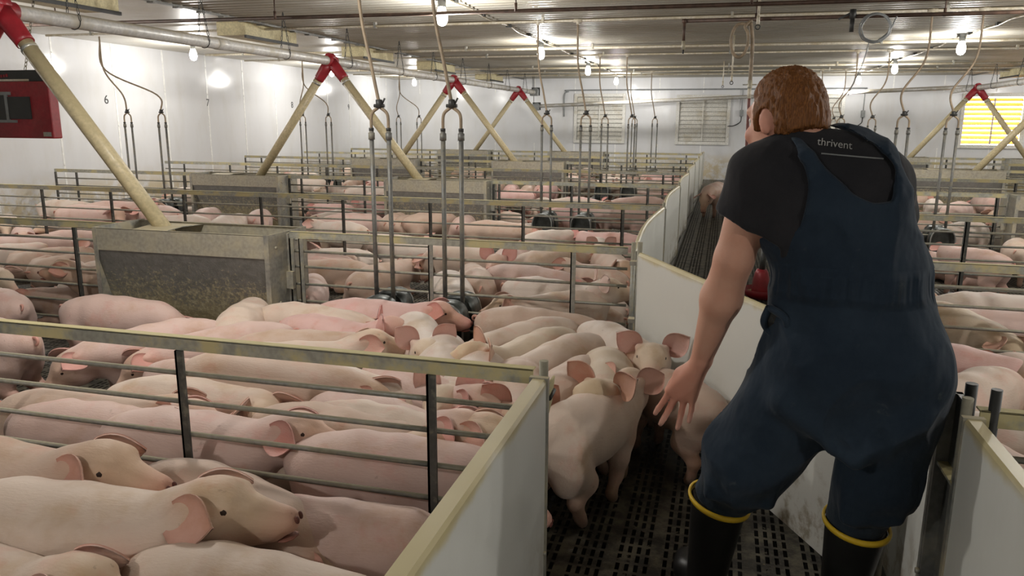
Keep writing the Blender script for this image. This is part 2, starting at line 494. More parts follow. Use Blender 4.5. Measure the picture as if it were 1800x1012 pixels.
struct(MB().box(6.08, WR, WF, WB, CEIL+.0, CEIL+.06), 'ceiling_right', M['ceilw'])
for i, (x, s) in enumerate(((-5.9, 1), (6.08, 1))):
    mb = MB().box(x-.02, x+.03, WF, WB, CEIL-.022, CEIL)
    for k in range(60): mb.box(x-.035, x+.045, WF+.4*k+.1, WF+.4*k+.16, CEIL-.034, CEIL-.02)
    struct(mb, 'trim_%d' % (i+1), M['zinc_dark'])
# wall seams and cover strips
mb = MB()
for k in range(20):
    y = 5.0 + 1.22*k - 6.1
    mb.box(WL, WL+.004, y, y+.035, 0, CEIL)
    for z in (.3, .9, 1.5, 2.1, 2.6): mb.lathe([(0, .007), (.012, .004), (.014, 0)], (WL+.004, y+.018, z), 6, 'x')
struct(mb, 'trim_3', M['white'])
mb = MB()
for k in range(16):
    x = -9.2 + 1.22*k
    mb.box(x, x+.03, WB-.004, WB, 0, .97); mb.box(x, x+.03, WB-.004, WB, 2.42, CEIL)
struct(mb, 'trim_4', M['white'])
# shutters
def shutter(i, a, b, z0, z1, lit):
    xm = (a+b)/2
    names = ['white louvred wall shutter behind the two drinker hoses, left of the alley', 'white louvred wall shutter straight above the alley',
             'white louvred wall shutter half hidden by the red-haired head', 'yellow louvred wall shutter with daylight shining through its slats']
    t = empty('wall_shutter', (xm, WB, z0), names[i], 'shutter')
    y0 = WB-.05
    fr = MB()
    fr.box(a, a+.09, y0, WB+.02, z0, z1).box(b-.09, b, y0, WB+.02, z0, z1).box(a+.09, b-.09, y0, WB+.02, z0, z0+.09).box(a+.09, b-.09, y0, WB+.02, z1-.09, z1)
    fr.build('frame', M['shutter'], t, .006)
    MB().box(xm-.016, xm+.016, y0-.012, y0+.02, z0+.1, z1-.12).build('pull_rod', M['shutter'] if not lit else M['zinc'], t)
    if not lit: MB().box(a+.06, b-.06, WB+.10, WB+.13, z0+.05, z1-.05).build('daylight_block', M['grey'], t)  # unseen backing plate added to stop daylight leaking through the closed slats
    n = 10; hgt = (z1-z0-.2)/n
    for k in range(n):
        zc = z0+.1+hgt*(k+.5)
        ang = math.radians(24 if not lit else 50)
        dy, dz = math.sin(ang)*hgt*.56, math.cos(ang)*hgt*.56
        mb = MB()
        q = [(a+.095, WB+.0-dy*.5, zc-dz), (b-.095, WB+.0-dy*.5, zc-dz), (b-.095, WB+.0+dy*1.5, zc+dz), (a+.095, WB+.0+dy*1.5, zc+dz)]
        q2 = [(x, y+.012, z) for x, y, z in q]
        mb._add(q+q2, [(0,1,2,3),(7,6,5,4),(0,4,5,1),(1,5,6,2),(2,6,7,3),(3,7,4,0)])
        mb.build('slat', M['slat_lit'] if lit else M['shutter'], t)
for i, s in enumerate(SHUT): shutter(i, *s, i == 3)
# conduit and switch boxes on the back wall
def switch_box(x, z, label):
    t = empty('switch_box', (x, WB, z), label, 'switch box')
    MB().box(x-.05, x+.05, WB-.07, WB, z-.09, z+.09).build('box', M['grey'], t, .008)
    MB().tube(arc([(x, WB-.03, z+.09), (x, WB-.03, z+.55), (x, WB-.03, 2.5)], 6), .014, 6).build('conduit', M['grey'], t)
    MB().tube(arc([(x, WB-.03, z-.09), (x-.02, WB-.05, z-.24), (x-.18, WB-.05, z-.34), (x-.36, WB-.04, z-.36)], 6), .014, 6).build('cable', M['black'], t)
switch_box(.42, 1.86, 'grey switch box on the back wall beside the shutter above the alley')
switch_box(3.55, 1.85, 'grey switch box on the back wall right of the red-haired head')
tag(MB().tube(arc([(-4.62, WB-.03, 1.75), (-4.62, WB-.03, 2.35), (-4.5, WB-.03, 2.47), (-4.3, WB-.03, 2.5), (-1, WB-.03, 2.51), (3.6, WB-.03, 2.52)], 8), .02, 8).build('wall_conduit', M['grey']), 'thin grey conduit running along the back wall above the white shutters', 'pipe')
# handwritten pen numbers on the left wall
def text_mesh(name, body, size, mat, loc, rot, parent=None, depth=.001):
    cu = bpy.data.curves.new(name, 'FONT'); cu.body = body; cu.size = size; cu.extrude = depth; cu.align_x = 'CENTER'; cu.align_y = 'CENTER'
    tmp = bpy.data.objects.new(name, cu); COL.objects.link(tmp)
    dg = bpy.context.evaluated_depsgraph_get(); dg.update()
    me = bpy.data.meshes.new_from_object(tmp.evaluated_get(dg)); bpy.data.objects.remove(tmp)
    me.materials.clear(); me.materials.append(mat)
    o = bpy.data.objects.new(name, me); COL.objects.link(o); o.location = loc; o.rotation_euler = rot
    if parent is not None: o.parent = parent
    return o
for s, nm, y, z in (('6', 'six', 10.9, 1.92), ('7', 'seven', 13.55, 1.93), ('8', 'eight', 16.7, 1.95), ('9', 'nine', 19.6, 1.95)):
    tag(text_mesh('pen_number', s, .20, M['ink'], (WL+.004, y, z), (math.pi/2, 0, math.pi/2)), 'black hand-painted digit %s on the white left wall' % nm, 'number')
# air inlets hanging under the ceiling
ords = ['first', 'second', 'third', 'fourth', 'fifth', 'sixth', 'seventh', 'eighth', 'ninth', 'tenth', 'eleventh', 'twelfth', 'thirteenth', 'fourteenth', 'fifteenth', 'sixteenth', 'seventeenth', 'eighteenth', 'nineteenth', 'twentieth', 'twenty-first', 'twenty-second', 'twenty-third', 'twenty-fourth', 'twenty-fifth', 'twenty-sixth', 'twenty-seventh', 'twenty-eighth', 'twenty-ninth', 'thirtieth']
def inlet(x, y0, y1, side, label):
    t = empty('ceiling_inlet', (x, (y0+y1)/2, CEIL), label, 'air inlet', 'ceiling air inlets')
    z0 = 2.645
    MB().box(x-.42, x, y0, y1, z0+.03, CEIL).build('box', M['inlet'], t, .006)
    MB().box(x-.012 if side > 0 else x-.42-.012, x+.018 if side > 0 else x-.42+.018, y0-.01, y1+.01, z0-.005, z0+.03).build('slot_shade', M['black'], t)  # black strip stands in for the shade in the open slot
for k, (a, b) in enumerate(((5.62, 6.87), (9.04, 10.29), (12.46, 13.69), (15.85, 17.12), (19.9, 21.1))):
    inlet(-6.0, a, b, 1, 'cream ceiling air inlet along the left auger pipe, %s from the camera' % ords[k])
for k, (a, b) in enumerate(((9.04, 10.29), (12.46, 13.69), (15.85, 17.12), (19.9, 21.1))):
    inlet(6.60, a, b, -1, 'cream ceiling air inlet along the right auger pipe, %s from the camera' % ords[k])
# ceiling lamps (bulb in a jar socket; the light belongs to the lamp)
def lamp(x, y, label, visible=True):
    t = empty('ceiling_lamp', (x, y, CEIL), label, 'lamp', 'bulbs along the ceiling')
    MB().lathe([(0, 0), (.055, 0), (.055, -.03), (.045, -.035), (.040, -.085), (.046, -.10), (0, -.10)], (x, y, CEIL), 14).build('socket', M['grey'], t)
    MB().box(x-.07, x+.07, y-.03, y+.03, CEIL-.035, CEIL).build('mounting_plate', M['black'], t)
    MB().lathe([(.034, -.10), (.043, -.13), (.056, -.17), (.060, -.205), (.054, -.245), (.034, -.275), (0, -.285)], (x, y, CEIL), 16).build('bulb', M['bulb'], t)
    ld = bpy.data.lights.new('bulb_light', 'POINT'); ld.energy = LAMP_W*4; ld.shadow_soft_size = .06; ld.color = (1.0, .972, .925)
    lo = bpy.data.objects.new('bulb_light', ld); COL.objects.link(lo); lo.parent = t; lo.location = (0, 0, -.36)
for k, y in enumerate((-1.05, 3.35, 7.72, 12.15, 16.5, 20.9)):  # first bulb is unseen behind the camera, put there to brighten the foreground
    lamp(-2.84, y, 'lit ceiling bulb in the row left of the alley, %s from the camera' % ords[k])
for k, y in enumerate((-.85, 3.6, 8.05, 12.5, 16.98, 21.3)):  # first one again out of view, added as light for the foreground
    lamp(3.13, y, 'lit ceiling bulb in the row right of the alley, %s from the camera' % ords[k])
for k, y in enumerate((6.8, 11.3, 16.0, 20.8)):
    lamp(-8.5, y, 'lit ceiling bulb in the row near the left wall, %s from the camera' % ords[k])
for k, y in enumerate((6.8, 11.3, 16.0, 20.8)):
    lamp(8.7, y, 'lit ceiling bulb in the row near the right wall, %s from the camera' % ords[k])
# wiring clipped along each lamp row
for x, lab in ((-2.84, 'ceiling cable clipped along the bulb row left of the alley'), (3.13, 'ceiling cable clipped along the bulb row right of the alley'), (-8.5, 'ceiling cable clipped along the bulb row near the left wall')):
    t = empty('lamp_cable', (x, 8, CEIL), lab, 'cable')
    r2 = random.Random(int(x*10)); pts = []
    y = WF+.3
    while y < WB-.3:
        pts.append((x+.05+r2.uniform(-.03, .03), y, CEIL-.012-r2.uniform(0, .03))); y += .55
    MB().tube(arc(pts, 3), .011, 6).build('cable', M['pvc'], t)
    for p in pts[::2]: MB().box(p[0]-.03, p[0]+.03, p[1]-.04, p[1]+.04, CEIL-.035, CEIL).build('clip', M['black'], t)
# ------------------------------------------------------------------ pen fences
TOP = .87
def fence_run(x0, x1, y, label, posts, group, rods=(.735, .627, .505, .385, .255, .12), end=0):
    t = empty('pen_fence', ((x0+x1)/2, y, 0), label, 'fence', group)
    # angle-iron top band, tall face toward the camera
    mb = MB(); mb.box(x0, x1, y-.004, y+.003, TOP-.046, TOP).box(x0, x1, y-.004, y+.036, TOP-.005, TOP)
    mb.build('top_band', M['rail'], t, .0015)
    for z in rods:
        MB().tube([(x0, y+.012, z), (x1, y+.012, z)], .0095, 7).build('rod', M['steel'], t)
    for x in posts:
        MB().box(x-.016, x+.016, y-.012, y-.003, .0, TOP-.046).box(x-.016, x-.008, y-.012, y+.028, 0, TOP-.046).build('post', M['steel'] if abs(y-FY(2)) < .1 and x0 > -3.2 else M['post'], t)
    if end:
        MB().tube([(end, y-.01, 0), (end, y-.01, TOP+.035)], .014, 10).build('end_post', M['steel'], t)
        s = 1 if end > x1 else -1
        MB().box(min(end, x1 if s > 0 else x0), max(end, x1 if s > 0 else x0), y-.012, y+.012, TOP-.05, TOP-.035).box(min(end, x1 if s > 0 else x0), max(end, x1 if s > 0 else x0), y-.012, y+.012, .22, .235).build('bracket', M['zinc'], t)
    return t
FEED_L = [(-4.25, -2.85), (-7.2, -5.8)]; FEED_R = [(3.03, 4.43), (5.98, 7.38)]
fo = ords
for n in range(1, 9):
    y = FY(n); nm = fo[n-1]
    L0, L1 = -9.78, XL-.035; R0, R1 = XR+.035, 9.96
    ps = [-.86-.945*k for k in range(10)]; pr = [XR+.37+.945*k for k in range(10)]
    if n % 2:
        fence_run(L0, L1, y, '%s left pen fence, one long run of rods without a feeder' % nm, ps, 'pen fences', end=XL)
        fence_run(R0, R1, y, '%s right pen fence, one long run of rods without a feeder' % nm, pr, 'pen fences', end=XR)
    else:
        segs = [(FEED_L[0][1], L1), (FEED_L[1][1], FEED_L[0][0]), (L0, FEED_L[1][0])]
        for (a, b), w in zip(segs, ('between the feeder and the alley', 'between the two feeders', 'between the feeder and the left wall')):
            fence_run(a+.01, b-.01 if b < -1 else b, y, 'piece of the %s left pen fence %s' % (nm, w), [p for p in ps if a+.05 < p < b-.05] + [a+.03], 'pen fences', end=XL if b > -1 else 0)
        segs = [(R0, FEED_R[0][0]), (FEED_R[0][1], FEED_R[1][0]), (FEED_R[1][1], R1)]
        for (a, b), w in zip(segs, ('between the alley and the feeder', 'between the two feeders', 'between the feeder and the right wall')):
            fence_run(a if a < 1 else a+.01, b-.01, y, 'piece of the %s right pen fence %s' % (nm, w), [p for p in pr if a+.05 < p < b-.05], 'pen fences', end=XR if a < 1 else 0)
# ------------------------------------------------------------------ white alley panels
def panel(x, y0, y1, label, near_h=TOP, bow=.03, side=-1, th=.014, name='alley_divider'):
    t = empty(name, (x, (y0+y1)/2, 0), label, 'panel', 'white alley panels')
    n = 12; A = []; B = []
    for i in range(n+1):
        u = i/n; y = y0+(y1-y0)*u
        bx = x + side*bow*math.sin(math.pi*u)
        hh = near_h + (TOP-near_h)*min(1, u*2.2) if near_h != TOP else TOP
        hh = TOP if u > .5 else near_h + (TOP-near_h)*math.sin(math.pi*u)
        A.append([(bx-th, y, .02), (bx-th, y, hh-.010), (bx-th+.006, y, hh), (bx+th-.006, y, hh), (bx+th, y, hh-.010), (bx+th, y, .02)])
    mb = MB(); mb.grid(A, False)
    m = len(A[0]); mb.f += [tuple(range(m)), tuple(n*m+k for k in range(m))[::-1]]; mb.sm += [False, False]
    mb.build('board', M['panel'], t)
    if 1:
        for yy, hh in ((y0, near_h), (y1, TOP)):
            MB().box(x-th-.005, x+th+.005, yy-.010, yy+.010, 0, hh+.003).build('edge_channel', M['zinc'], t)
    MB().box(x-.016, x+.016, y0+.01, y1-.01, 0, .035).build('bottom_channel', M['zinc_dark'], t)
    return t
panel(XL, -1.6, 2.13, 'white panel with a dusty yellow top in the foreground beside the walking pig', bow=0, near_h=TOP, th=.024)
for n in range(2, 9):
    y0 = FY(n)+.05; y1 = FY(n+1)-.05 if n < 8 else FY(n)+1.2
    panel(XL, y0, y1, 'white panel along the alley just behind the %s left fence' % fo[n-1], near_h=.84, bow=.045)
    panel(XR, y0 if n > 2 else y0, y1, 'white panel along the alley just behind the %s right fence' % fo[n-1], near_h=.84, bow=.03, side=1)
panel(XR, 2.37, FY(2)-.05, 'white panel with a dark hand slot behind the legs of the man', bow=0)
MB().box(XR-.017, XR+.017, 2.49, 2.52, .55, .72).build('hand_slot', M['black'], [o for o in COL.objects if o.name.startswith('alley_divider')][-1])
panel(XR, -1.6, 2.13, 'white alley panel with a dusty yellow top edge in the bottom right corner', bow=0, th=.022)
# the gate swung across the alley
def gate():
    a = Vector((-.445, 4.50, 0)); b = Vector((.585, 2.60, 0)); d = (b-a).normalized(); s = Vector((-d.y, d.x, 0))
    t = empty('alley_gate', a, 'white gate swung diagonally across the alley behind the man', 'gate')
    def P(u, w, z): q = a + d*u + s*w; return (q.x, q.y, z)
    Ln = (b-a).length
    mb = MB(); v = []
    sec = [(-.016, .03), (-.016, TOP-.015), (-.008, TOP), (.008, TOP), (.016, TOP-.015), (.016, .03)]
    mb.grid([[P(u, w, z) for w, z in sec] for u in (.03, Ln*.33, Ln*.66, Ln)], False)
    mb.f += [tuple(range(6)), tuple(18+k for k in range(6))[::-1], (0, 6, 11, 5), (6, 12, 17, 11), (12, 18, 23, 17)]; mb.sm += [False]*5
    mb.build('board', M['panel'], t)
    q = P(.015, 0, 0); MB().tube([(q[0], q[1], .0), (q[0], q[1], TOP+.06)], .016, 10).build('hinge_post', M['steel'], t)
    q = P(Ln+.012, 0, 0); MB().tube([(q[0], q[1], .03), (q[0], q[1], TOP+.01)], .014, 8).build('end_tube', M['zinc'], t)
    for z in (.12, .45, .80): q = P(-.02, 0, z); MB().box(q[0]-.04, q[0]+.05, q[1]-.03, q[1]+.03, z-.012, z+.012).build('hinge', M['zinc'], t)
gate()
# gate posts and latches at both sides of the opening in front of the first fence
def latch_post():
    t = empty('gate_post', (XR, 2.25, 0), 'dark steel gate post with latch rods between the right alley panels', 'post')
    MB().box(XR-.022, XR+.03, 2.325, 2.345, 0, TOP-.0).box(XR+.012, XR+.03, 2.25, 2.345, 0, TOP).build('channel', M['zinc_dark'], t)
    MB().tube([(XR+.035, 2.29, .52), (XR+.035, 2.29, TOP+.045)], .016, 10).tube([(XR+.035, 2.29, .0), (XR+.035, 2.29, .50)], .011, 8).build('latch_rod', M['black'], t)
    MB().tube([(XR+.07, 2.205, .0), (XR+.07, 2.205, TOP+.06)], .014, 10).build('drop_pin', M['black'], t)
    MB().prism([(XR-.018, 2.14), (XR+.055, 2.14), (XR+.055, 2.325), (XR-.018, 2.325)], 'z', .655, .663).build('corner_bracket', M['rail'], t)
    for z in (.72, .3): MB().lathe([(0, 0), (.009, 0), (.009, .012), (0, .012)], (XR-.034, 2.335, z), 8, 'x').build('bolt', M['zinc'], t)
latch_post()
def left_latch():
    t = empty('gate_latch', (XL, 2.14, .7), 'dusty triangular latch plate on the end of the near white panel', 'latch')
    MB().prism([(2.145, .845), (2.145, .745), (2.20, .775), (2.235, .845)], 'x', XL+.02, XL+.026).build('plate', M['rail'], t)
    MB().tube([(XL+.028, 2.15, .80), (XL+.028, 2.215, .805)], .007, 8).build('pin', M['black'], t)
    MB().lathe([(0, 0), (.008, 0), (.008, .012), (0, .012)], (XL+.02, 2.12, .30), 8, 'x').build('bolt', M['zinc'], t)
left_latch()
# ------------------------------------------------------------------ feeders
def feeder(x0, x1, yf, label):
    t = empty('pig_feeder', ((x0+x1)/2, yf, 0), label, 'feeder', 'galvanised hopper feeders')
    d = .24; zb = .715
    for s, x in ((1, x0), (-1, x1)):
        mb = MB(); mb.box(min(x, x+s*.006), max(x, x+s*.006), yf-d, yf+d, 0, TOP+.005)
        mb.box(min(x, x+s*.035), max(x, x+s*.035), yf-d-.004, yf-d, 0, TOP+.005).box(min(x, x+s*.035), max(x, x+s*.035), yf+d, yf+d+.004, 0, TOP+.005)
        mb.build('end_panel', M['zinc'], t)
        xo = x-.012*s
        mb = MB().box(min(x, xo), max(x, xo), yf-.02, yf+.02, .02, .86); mb.build('mounting_strip', M['zinc'], t)
        for yy, z in ((-.16, .78), (.1, .80), (.06, .74), (-.14, .4), (-.12, .3)) if yf < 10 and s < 0 else ():
            MB().lathe([(0, .008), (.010, .007), (.010, 0)], (x, yf+yy, z), 8, 'x').build('bolt', M['zinc'], t)
        xa = x-.05*s
        MB().box(min(x, xa), max(x, xa), yf-.05, yf-.02, .48, .60).build('latch_plate', M['zinc'], t)
    for s in (-1, 1):
        mb = MB(); y = yf+s*d
        mb.box(x0+.006, x1-.006, min(y, y-s*.006), max(y, y-s*.006), zb, TOP).box(x0+.006, x1-.006, min(y, y-s*.022), max(y, y-s*.022), TOP-.003, TOP)
        mb.build('lip_band', M['lip'], t)
        mb = MB(); pr = [(y-s*.003, zb+.005), (yf+s*.055, .12), (yf+s*.045, .12), (y-s*.011, zb+.005)]
        mb.prism(pr, 'x', x0+.008, x1-.008); mb.build('hopper_slope', M['mash'], t)
        mb = MB(); pr = [(yf, .03), (yf, .06), (y-s*.02, .055), (y-s*.004, .125), (y, .125), (y-s*.004, .03)]
        mb.prism(pr, 'x', x0+.008, x1-.008); mb.build('trough', M['zinc'], t)
    # feed inside and a part cover
    MB().grid([[(x0+.01+(x1-x0-.02)*i/8, yf-.19+.38*j/4, .60+.10*math.exp(-((i-3.4)/2.2)**2-((j-2)/2.0)**2)) for i in range(9)] for j in range(5)]).build('feed', simple_feed, t)
    mb = MB(); xc0, xc1 = x0+.28, x0+.56
    mb.prism([(yf-d+.01, TOP-.012), (yf, TOP+.002), (yf+d-.01, TOP-.012), (yf+d-.01, TOP-.016), (yf, TOP-.004), (yf-d+.01, TOP-.016)], 'x', xc0, xc1).build('cover', M['zinc'], t)
simple_feed = simple('ground_feed', (.42, .33, .17), .9, 0, .2, 60)
for n in (2, 4, 6, 8):
    if n > 2: feeder(*FEED_L[1], FY(n), 'grey hopper feeder in the %s fence, the one nearer the left wall' % fo[n-1])
    feeder(*FEED_L[0], FY(n), 'grey hopper feeder in the %s fence%s' % (fo[n-1], ', largest and nearest, with feed splashed on its front' if n == 2 else ' on the left side, the one nearer the alley'))
    feeder(*FEED_R[0], FY(n), 'grey hopper feeder in the %s right fence, the one nearer the alley' % fo[n-1])
    if n > 2: feeder(*FEED_R[1], FY(n), 'grey hopper feeder in the %s fence, the one nearer the right wall' % fo[n-1])
# ------------------------------------------------------------------ feed auger pipes and drops
TZ = 2.375
def auger(x, label, yend):
    t = empty('auger_pipe', (x, 10, TZ), label, 'pipe')
    MB().tube([(x, WF+.2, TZ), (x, yend, TZ)], .058, 16).build('pipe', M['pvc_grey'], t)
    for k in range(7): MB().tube([(x, 1.0+3.05*k, TZ), (x, 1.18+3.05*k, TZ)], .0615, 16).build('coupling', M['pvc_grey'], t)
    r2 = random.Random(3)
    for k in range(14):
        y = .4+1.62*k+r2.uniform(-.1, .1)
        if y > yend: break
        mb = MB()
        for sx in (-1, 1):
            p0 = Vector((x, y, CEIL)); p1 = Vector((x+sx*.062, y+.02, TZ)); m = 9
            for i in range(m):
                c = p0.lerp(p1, (i+.5)/m); dd = (p1-p0).normalized()*.030; w = Vector((.009, 0, 0)) if i % 2 else Vector((0, .009, 0))
                mb.tube([c-dd, c-dd*.6+w, c+dd*.6+w, c+dd, c+dd*.6-w, c-dd*.6-w, c-dd], .0036, 4, caps=False)
        mb.tube([(x+.063*math.cos(a), y+.02, TZ+.063*math.sin(a)) for a in np.linspace(math.pi, 2*math.pi, 9)], .004, 5)
        mb.build('hanger_chain', M['black'], t)
auger(-5.07, 'long grey auger pipe hanging on chains under the ceiling left of the alley', 20.9)
auger(5.25, 'long grey auger pipe hanging on chains under the ceiling right of the alley', 21.3)
def drop(x, yf, xl, xr, label, zt=TZ):
    t = empty('feed_drop', (x, yf, zt), label, 'feed tube', 'feed drops')
    mb = MB().tube([(x, yf-.11, zt), (x, yf+.11, zt)], .070, 16)
    for xe in (xl, xr):
        a = Vector((x, yf, zt)); b = Vector((xe, yf, .80)); dd = (b-a).normalized()
        mb.tube([a+dd*.02, a+dd*.13, a+dd*.27, a+dd*.30], [.072, .074, .066, .066], 16)
    mb.tube([(x, yf-.05, zt+.04), (x, yf+.05, zt+.04)], .06, 12)
    mb.build('tee_fitting', M['red'], t)
    for xe in (xl, xr):
        a = Vector((x, yf, zt)); b = Vector((xe, yf, .76)); dd = (b-a).normalized()
        MB().tube([a+dd*.24, b], .056, 18).build('drop_tube', M['pvc_tan'], t)
        c = a+dd*.33
        MB().tube([c, c+dd*.03], .060, 14).build('clamp', M['zinc'], t)
for n in (2, 4, 6, 8):
    drop(-5.07, FY(n), -6.30, -3.78, 'red tee with two tan feed tubes over the %s left fence' % fo[n-1])
    drop(5.25, FY(n), 3.98, 6.48, 'red tee with two tan feed tubes over the %s right fence' % fo[n-1])
# motors and the cross auger at the far end
def motor(x, y, z, label):
    t = empty('auger_motor', (x, y, z), label, 'motor')
    MB().lathe([(0, 0), (.09, 0), (.10, .03), (.10, .16), (.085, .2), (0, .2)], (x, y, z), 16, 'y').build('motor_body', M['grey'], t)
    MB().box(x-.13, x+.10, y-.06, y+.02, z-.12, z+.06).build('gear_box', M['grey'], t, .01)
    MB().tube([(x-.06, y-.02, z), (x-.06, y-.02, CEIL)], .008, 6).build('hanger_rod', M['black'], t)
    mb = MB()
    for k in range(6): mb.box(x-.105, x+.105, y+.04+.02*k, y+.047+.02*k, z-.105, z+.105)
    mb.build('cooling_fins', M['black'], t)
motor(-5.05, 20.95, 2.40, 'dark auger motor at the far end of the left auger pipe')
motor(-5.15, 21.5, 2.02, 'dark auger motor at the left end of the sloping cross pipe')
tag(MB().tube([(-5.05, 21.5, 2.02), (5.9, 21.5, 2.49)], .05, 14).build('cross_auger_pipe', M['pvc_grey']), 'pale pipe sloping across in front of the back wall above the shutters', 'pipe')
# ------------------------------------------------------------------ drinkers on every second fence
def bowl_bm(x, y, z0, s):
    """tall oval bowl shield open toward s*y"""
    n = 22; W, Hh, dp = .128, .19, .17
    ring = []
    for k in range(n):
        a = 2*math.pi*k/n; c, q = math.cos(a), math.sin(a)
        ring.append((W*math.copysign(abs(c)**.7, c), z0+Hh+Hh*math.copysign(abs(q)**.7, q)))
    def R(sc, yy): return [(x+px*sc, yy, z0+Hh+(pz-z0-Hh)*sc) for px, pz in ring]+[(x+ring[0][0]*sc, yy, z0+Hh+(ring[0][1]-z0-Hh)*sc)]
    yb = y+s*.012; yf = y+s*dp
    shell = MB().grid([R(.93, yb), R(1.0, yb+s*.01), R(1.0, yf), R(.95, yf), R(.93, yb+s*.02)])
    shell.f.append(tuple(range(n))); shell.sm.append(False)
    k = len(shell.v)-(n+1); shell.f.append(tuple(k+i for i in range(n))); shell.sm.append(False)
    rim = MB().tube(R(.985, yf), .008, 6, caps=False)
    lip = MB().grid([[(x+W*.9*math.sin(a)*r, yf-s*.005+s*.10*math.cos(a)*r*.8, z0+.03+.11*r) for a in np.linspace(-math.pi/2, math.pi/2, 11)] for r in (.2, .75, 1.0)])
    return shell, rim, lip
def waterer(x, y, label, ztop=1.54, ceil_pt=None, double=False):
    t = empty('water_drinker', (x, y, 0), label, 'drinker', 'water drinkers')
    dx = .06
    cp = Vector(ceil_pt) if ceil_pt else Vector((x-.08, y+.02, CEIL-.06))
    fork = Vector((x, y, 1.72))
    MB().tube(arc([cp, (cp.x*.96+x*.04, y+.01, 2.3), (x-.045, y, 1.95), fork], 8), .0115, 8).build('supply_hose', M['hose'], t)
    mb = MB().lathe([(0, .03), (.022, .025), (.022, -.025), (0, -.03)], fork, 10)
    mb.tube([fork+Vector((-.035, 0, -.012)), fork+Vector((.035, 0, -.012))], .011, 8).tube([fork+Vector((.02, 0, 0)), fork+Vector((.04, 0, .035))], .006, 6)
    mb.build('hose_clamp', M['black'], t)
    for s in (-1, 1):
        xx = x+s*dx
        MB().tube(arc([fork+Vector((s*.005, 0, -.02)), (xx-s*.006, y, 1.655), (xx, y, ztop+.02)], 6), .0105, 8).build('branch_hose', M['hose'], t)
        MB().tube([(xx, y, ztop+.03), (xx, y, ztop+.012)], .017, 8).build('clip', M['black'], t)
        mb = MB().tube([(xx, y, ztop+.015), (xx, y, .25)], .0150, 10).tube([(xx, y, ztop+.0), (xx, y, ztop-.045)], .021, 10)
        mb.build('water_pipe', M['water_pipe'], t)
    for s, yy in ((-1, -.028), (1, .028)):
        sh, rim, lip = bowl_bm(x, y+yy, .105, s)
        b = sh.build('drinker_bowl', M['bowl'], t)
        rim.build('bowl_rim', M['bowl_rim'], b); lip.build('bowl_lip', M['bowl'], b)
    return t
side = {-1: 'left', 1: 'right'}
for n in (2, 4, 6, 8):
    for x, w in ((-2.14, 'farther from'), (-1.65, 'nearer to')):
        waterer(x, FY(n), 'forked water hose and drinker bowl on the %s left fence, %s the alley' % (fo[n-1], w), ceil_pt=(x-.12, FY(n)-.03, CEIL-.07))
    for x, w in ((1.90, 'nearer to'), (2.39, 'farther from')):
        waterer(x, FY(n), 'forked water hose and drinker bowl on the %s right fence, %s the alley' % (fo[n-1], w), ceil_pt=(x+.16, FY(n)-.03, CEIL-.07))
    if n > 2:
        for x, w in ((-8.35, 'nearer to'), (-7.77, 'farther from')):
            waterer(x, FY(n), 'forked water hose and drinker bowl on the %s fence, %s the left wall' % (fo[n-1], w), ceil_pt=(-8.3 if n > 4 else -8.7, FY(n), CEIL-.08))
    # water line crossing the barn above this fence
    t = empty('water_line', (0, FY(n), CEIL-.05), 'pale water pipe along the ceiling above the %s fence' % fo[n-1], 'pipe')
    MB().tube([(-9.6, FY(n)-.03, CEIL-.05), (9.6, FY(n)-.03, CEIL-.05)], .016, 10).build('pipe', M['pvc'], t)
    for x in (-2.26, -1.77, 2.06, 2.55): MB().tube([(x, FY(n)-.03, CEIL-.03), (x, FY(n)-.03, CEIL-.095)], .021, 8).tube([(x-.05, FY(n)-.03, CEIL-.05), (x+.05, FY(n)-.03, CEIL-.05)], .022, 8).build('tee', M['pvc'], t)
    mb = MB()
    for k in range(9): mb.box(-8.8+2.2*k-.015, -8.8+2.2*k+.015, FY(n)-.055, FY(n)-.005, CEIL-.07, CEIL)
    mb.build('pipe_strap', M['zinc'], t)
for y, z, lab in ((12.85, CEIL-.06, 'pale ceiling pipe between the fifth and sixth fences'), (17.6, CEIL-.06, 'pale ceiling pipe between the seventh and eighth fences'), (20.5, CEIL-.05, 'pale ceiling pipe closest to the back wall')):
    t = empty('water_line', (0, y, z), lab, 'pipe')
    MB().tube([(-9.4, y, z), (9.4, y, z)], .022, 10).build('pipe', M['pvc'], t)
    mb = MB()
    for k in range(9): mb.box(-8.6+2.15*k-.015, -8.6+2.15*k+.015, y-.03, y+.03, z-.02, CEIL)
    mb.build('pipe_strap', M['zinc'], t)
# dark steel pipes near the camera
def steel_pipe(y, z, x0, x1, label, rods, drop_at=None):
    t = empty('steel_pipe', (0, y, z), label, 'pipe')
    mb = MB().tube([(x0, y, z), (x1, y+(.35 if x0 < -5 else 0), z)], .019, 10)
    if drop_at is not None: mb.tube([(drop_at, y, z), (drop_at, y, z-.20)], .016, 10).lathe([(0, .02), (.028, .02), (.028, -.02), (0, -.02)], (drop_at, y, z), 10)
    mb.build('pipe', M['rust'], t)
    for x in rods:
        MB().tube([(x, y+.03, CEIL), (x, y+.03, z)], .007, 6).tube([(x, y+.03, z+.06), (x, y+.03, z-.02)], .014, 8).build('hanger_rod', M['rust'], t)
    if drop_at is not None:
        MB().tube([(drop_at, y, z-.20), (drop_at, y, z-.29)], .021, 10).build('coupling', M['zinc'], t)
        MB().tube([(drop_at, y, z-.29), (drop_at, y, z-.33)], .010, 8).build('nipple', M['black'], t)
steel_pipe(7.45, 2.66, -9.2, 9.2, 'dark rusty pipe hanging right across the barn under the ceiling', (-7.4, -4.6, -2.0, .16, 1.5, 4.6))
steel_pipe(8.68, 2.655, -.48, 9.2, 'shorter dark pipe that ends in a drop leg above the alley', (.24, 2.0, 4.5), -.48)
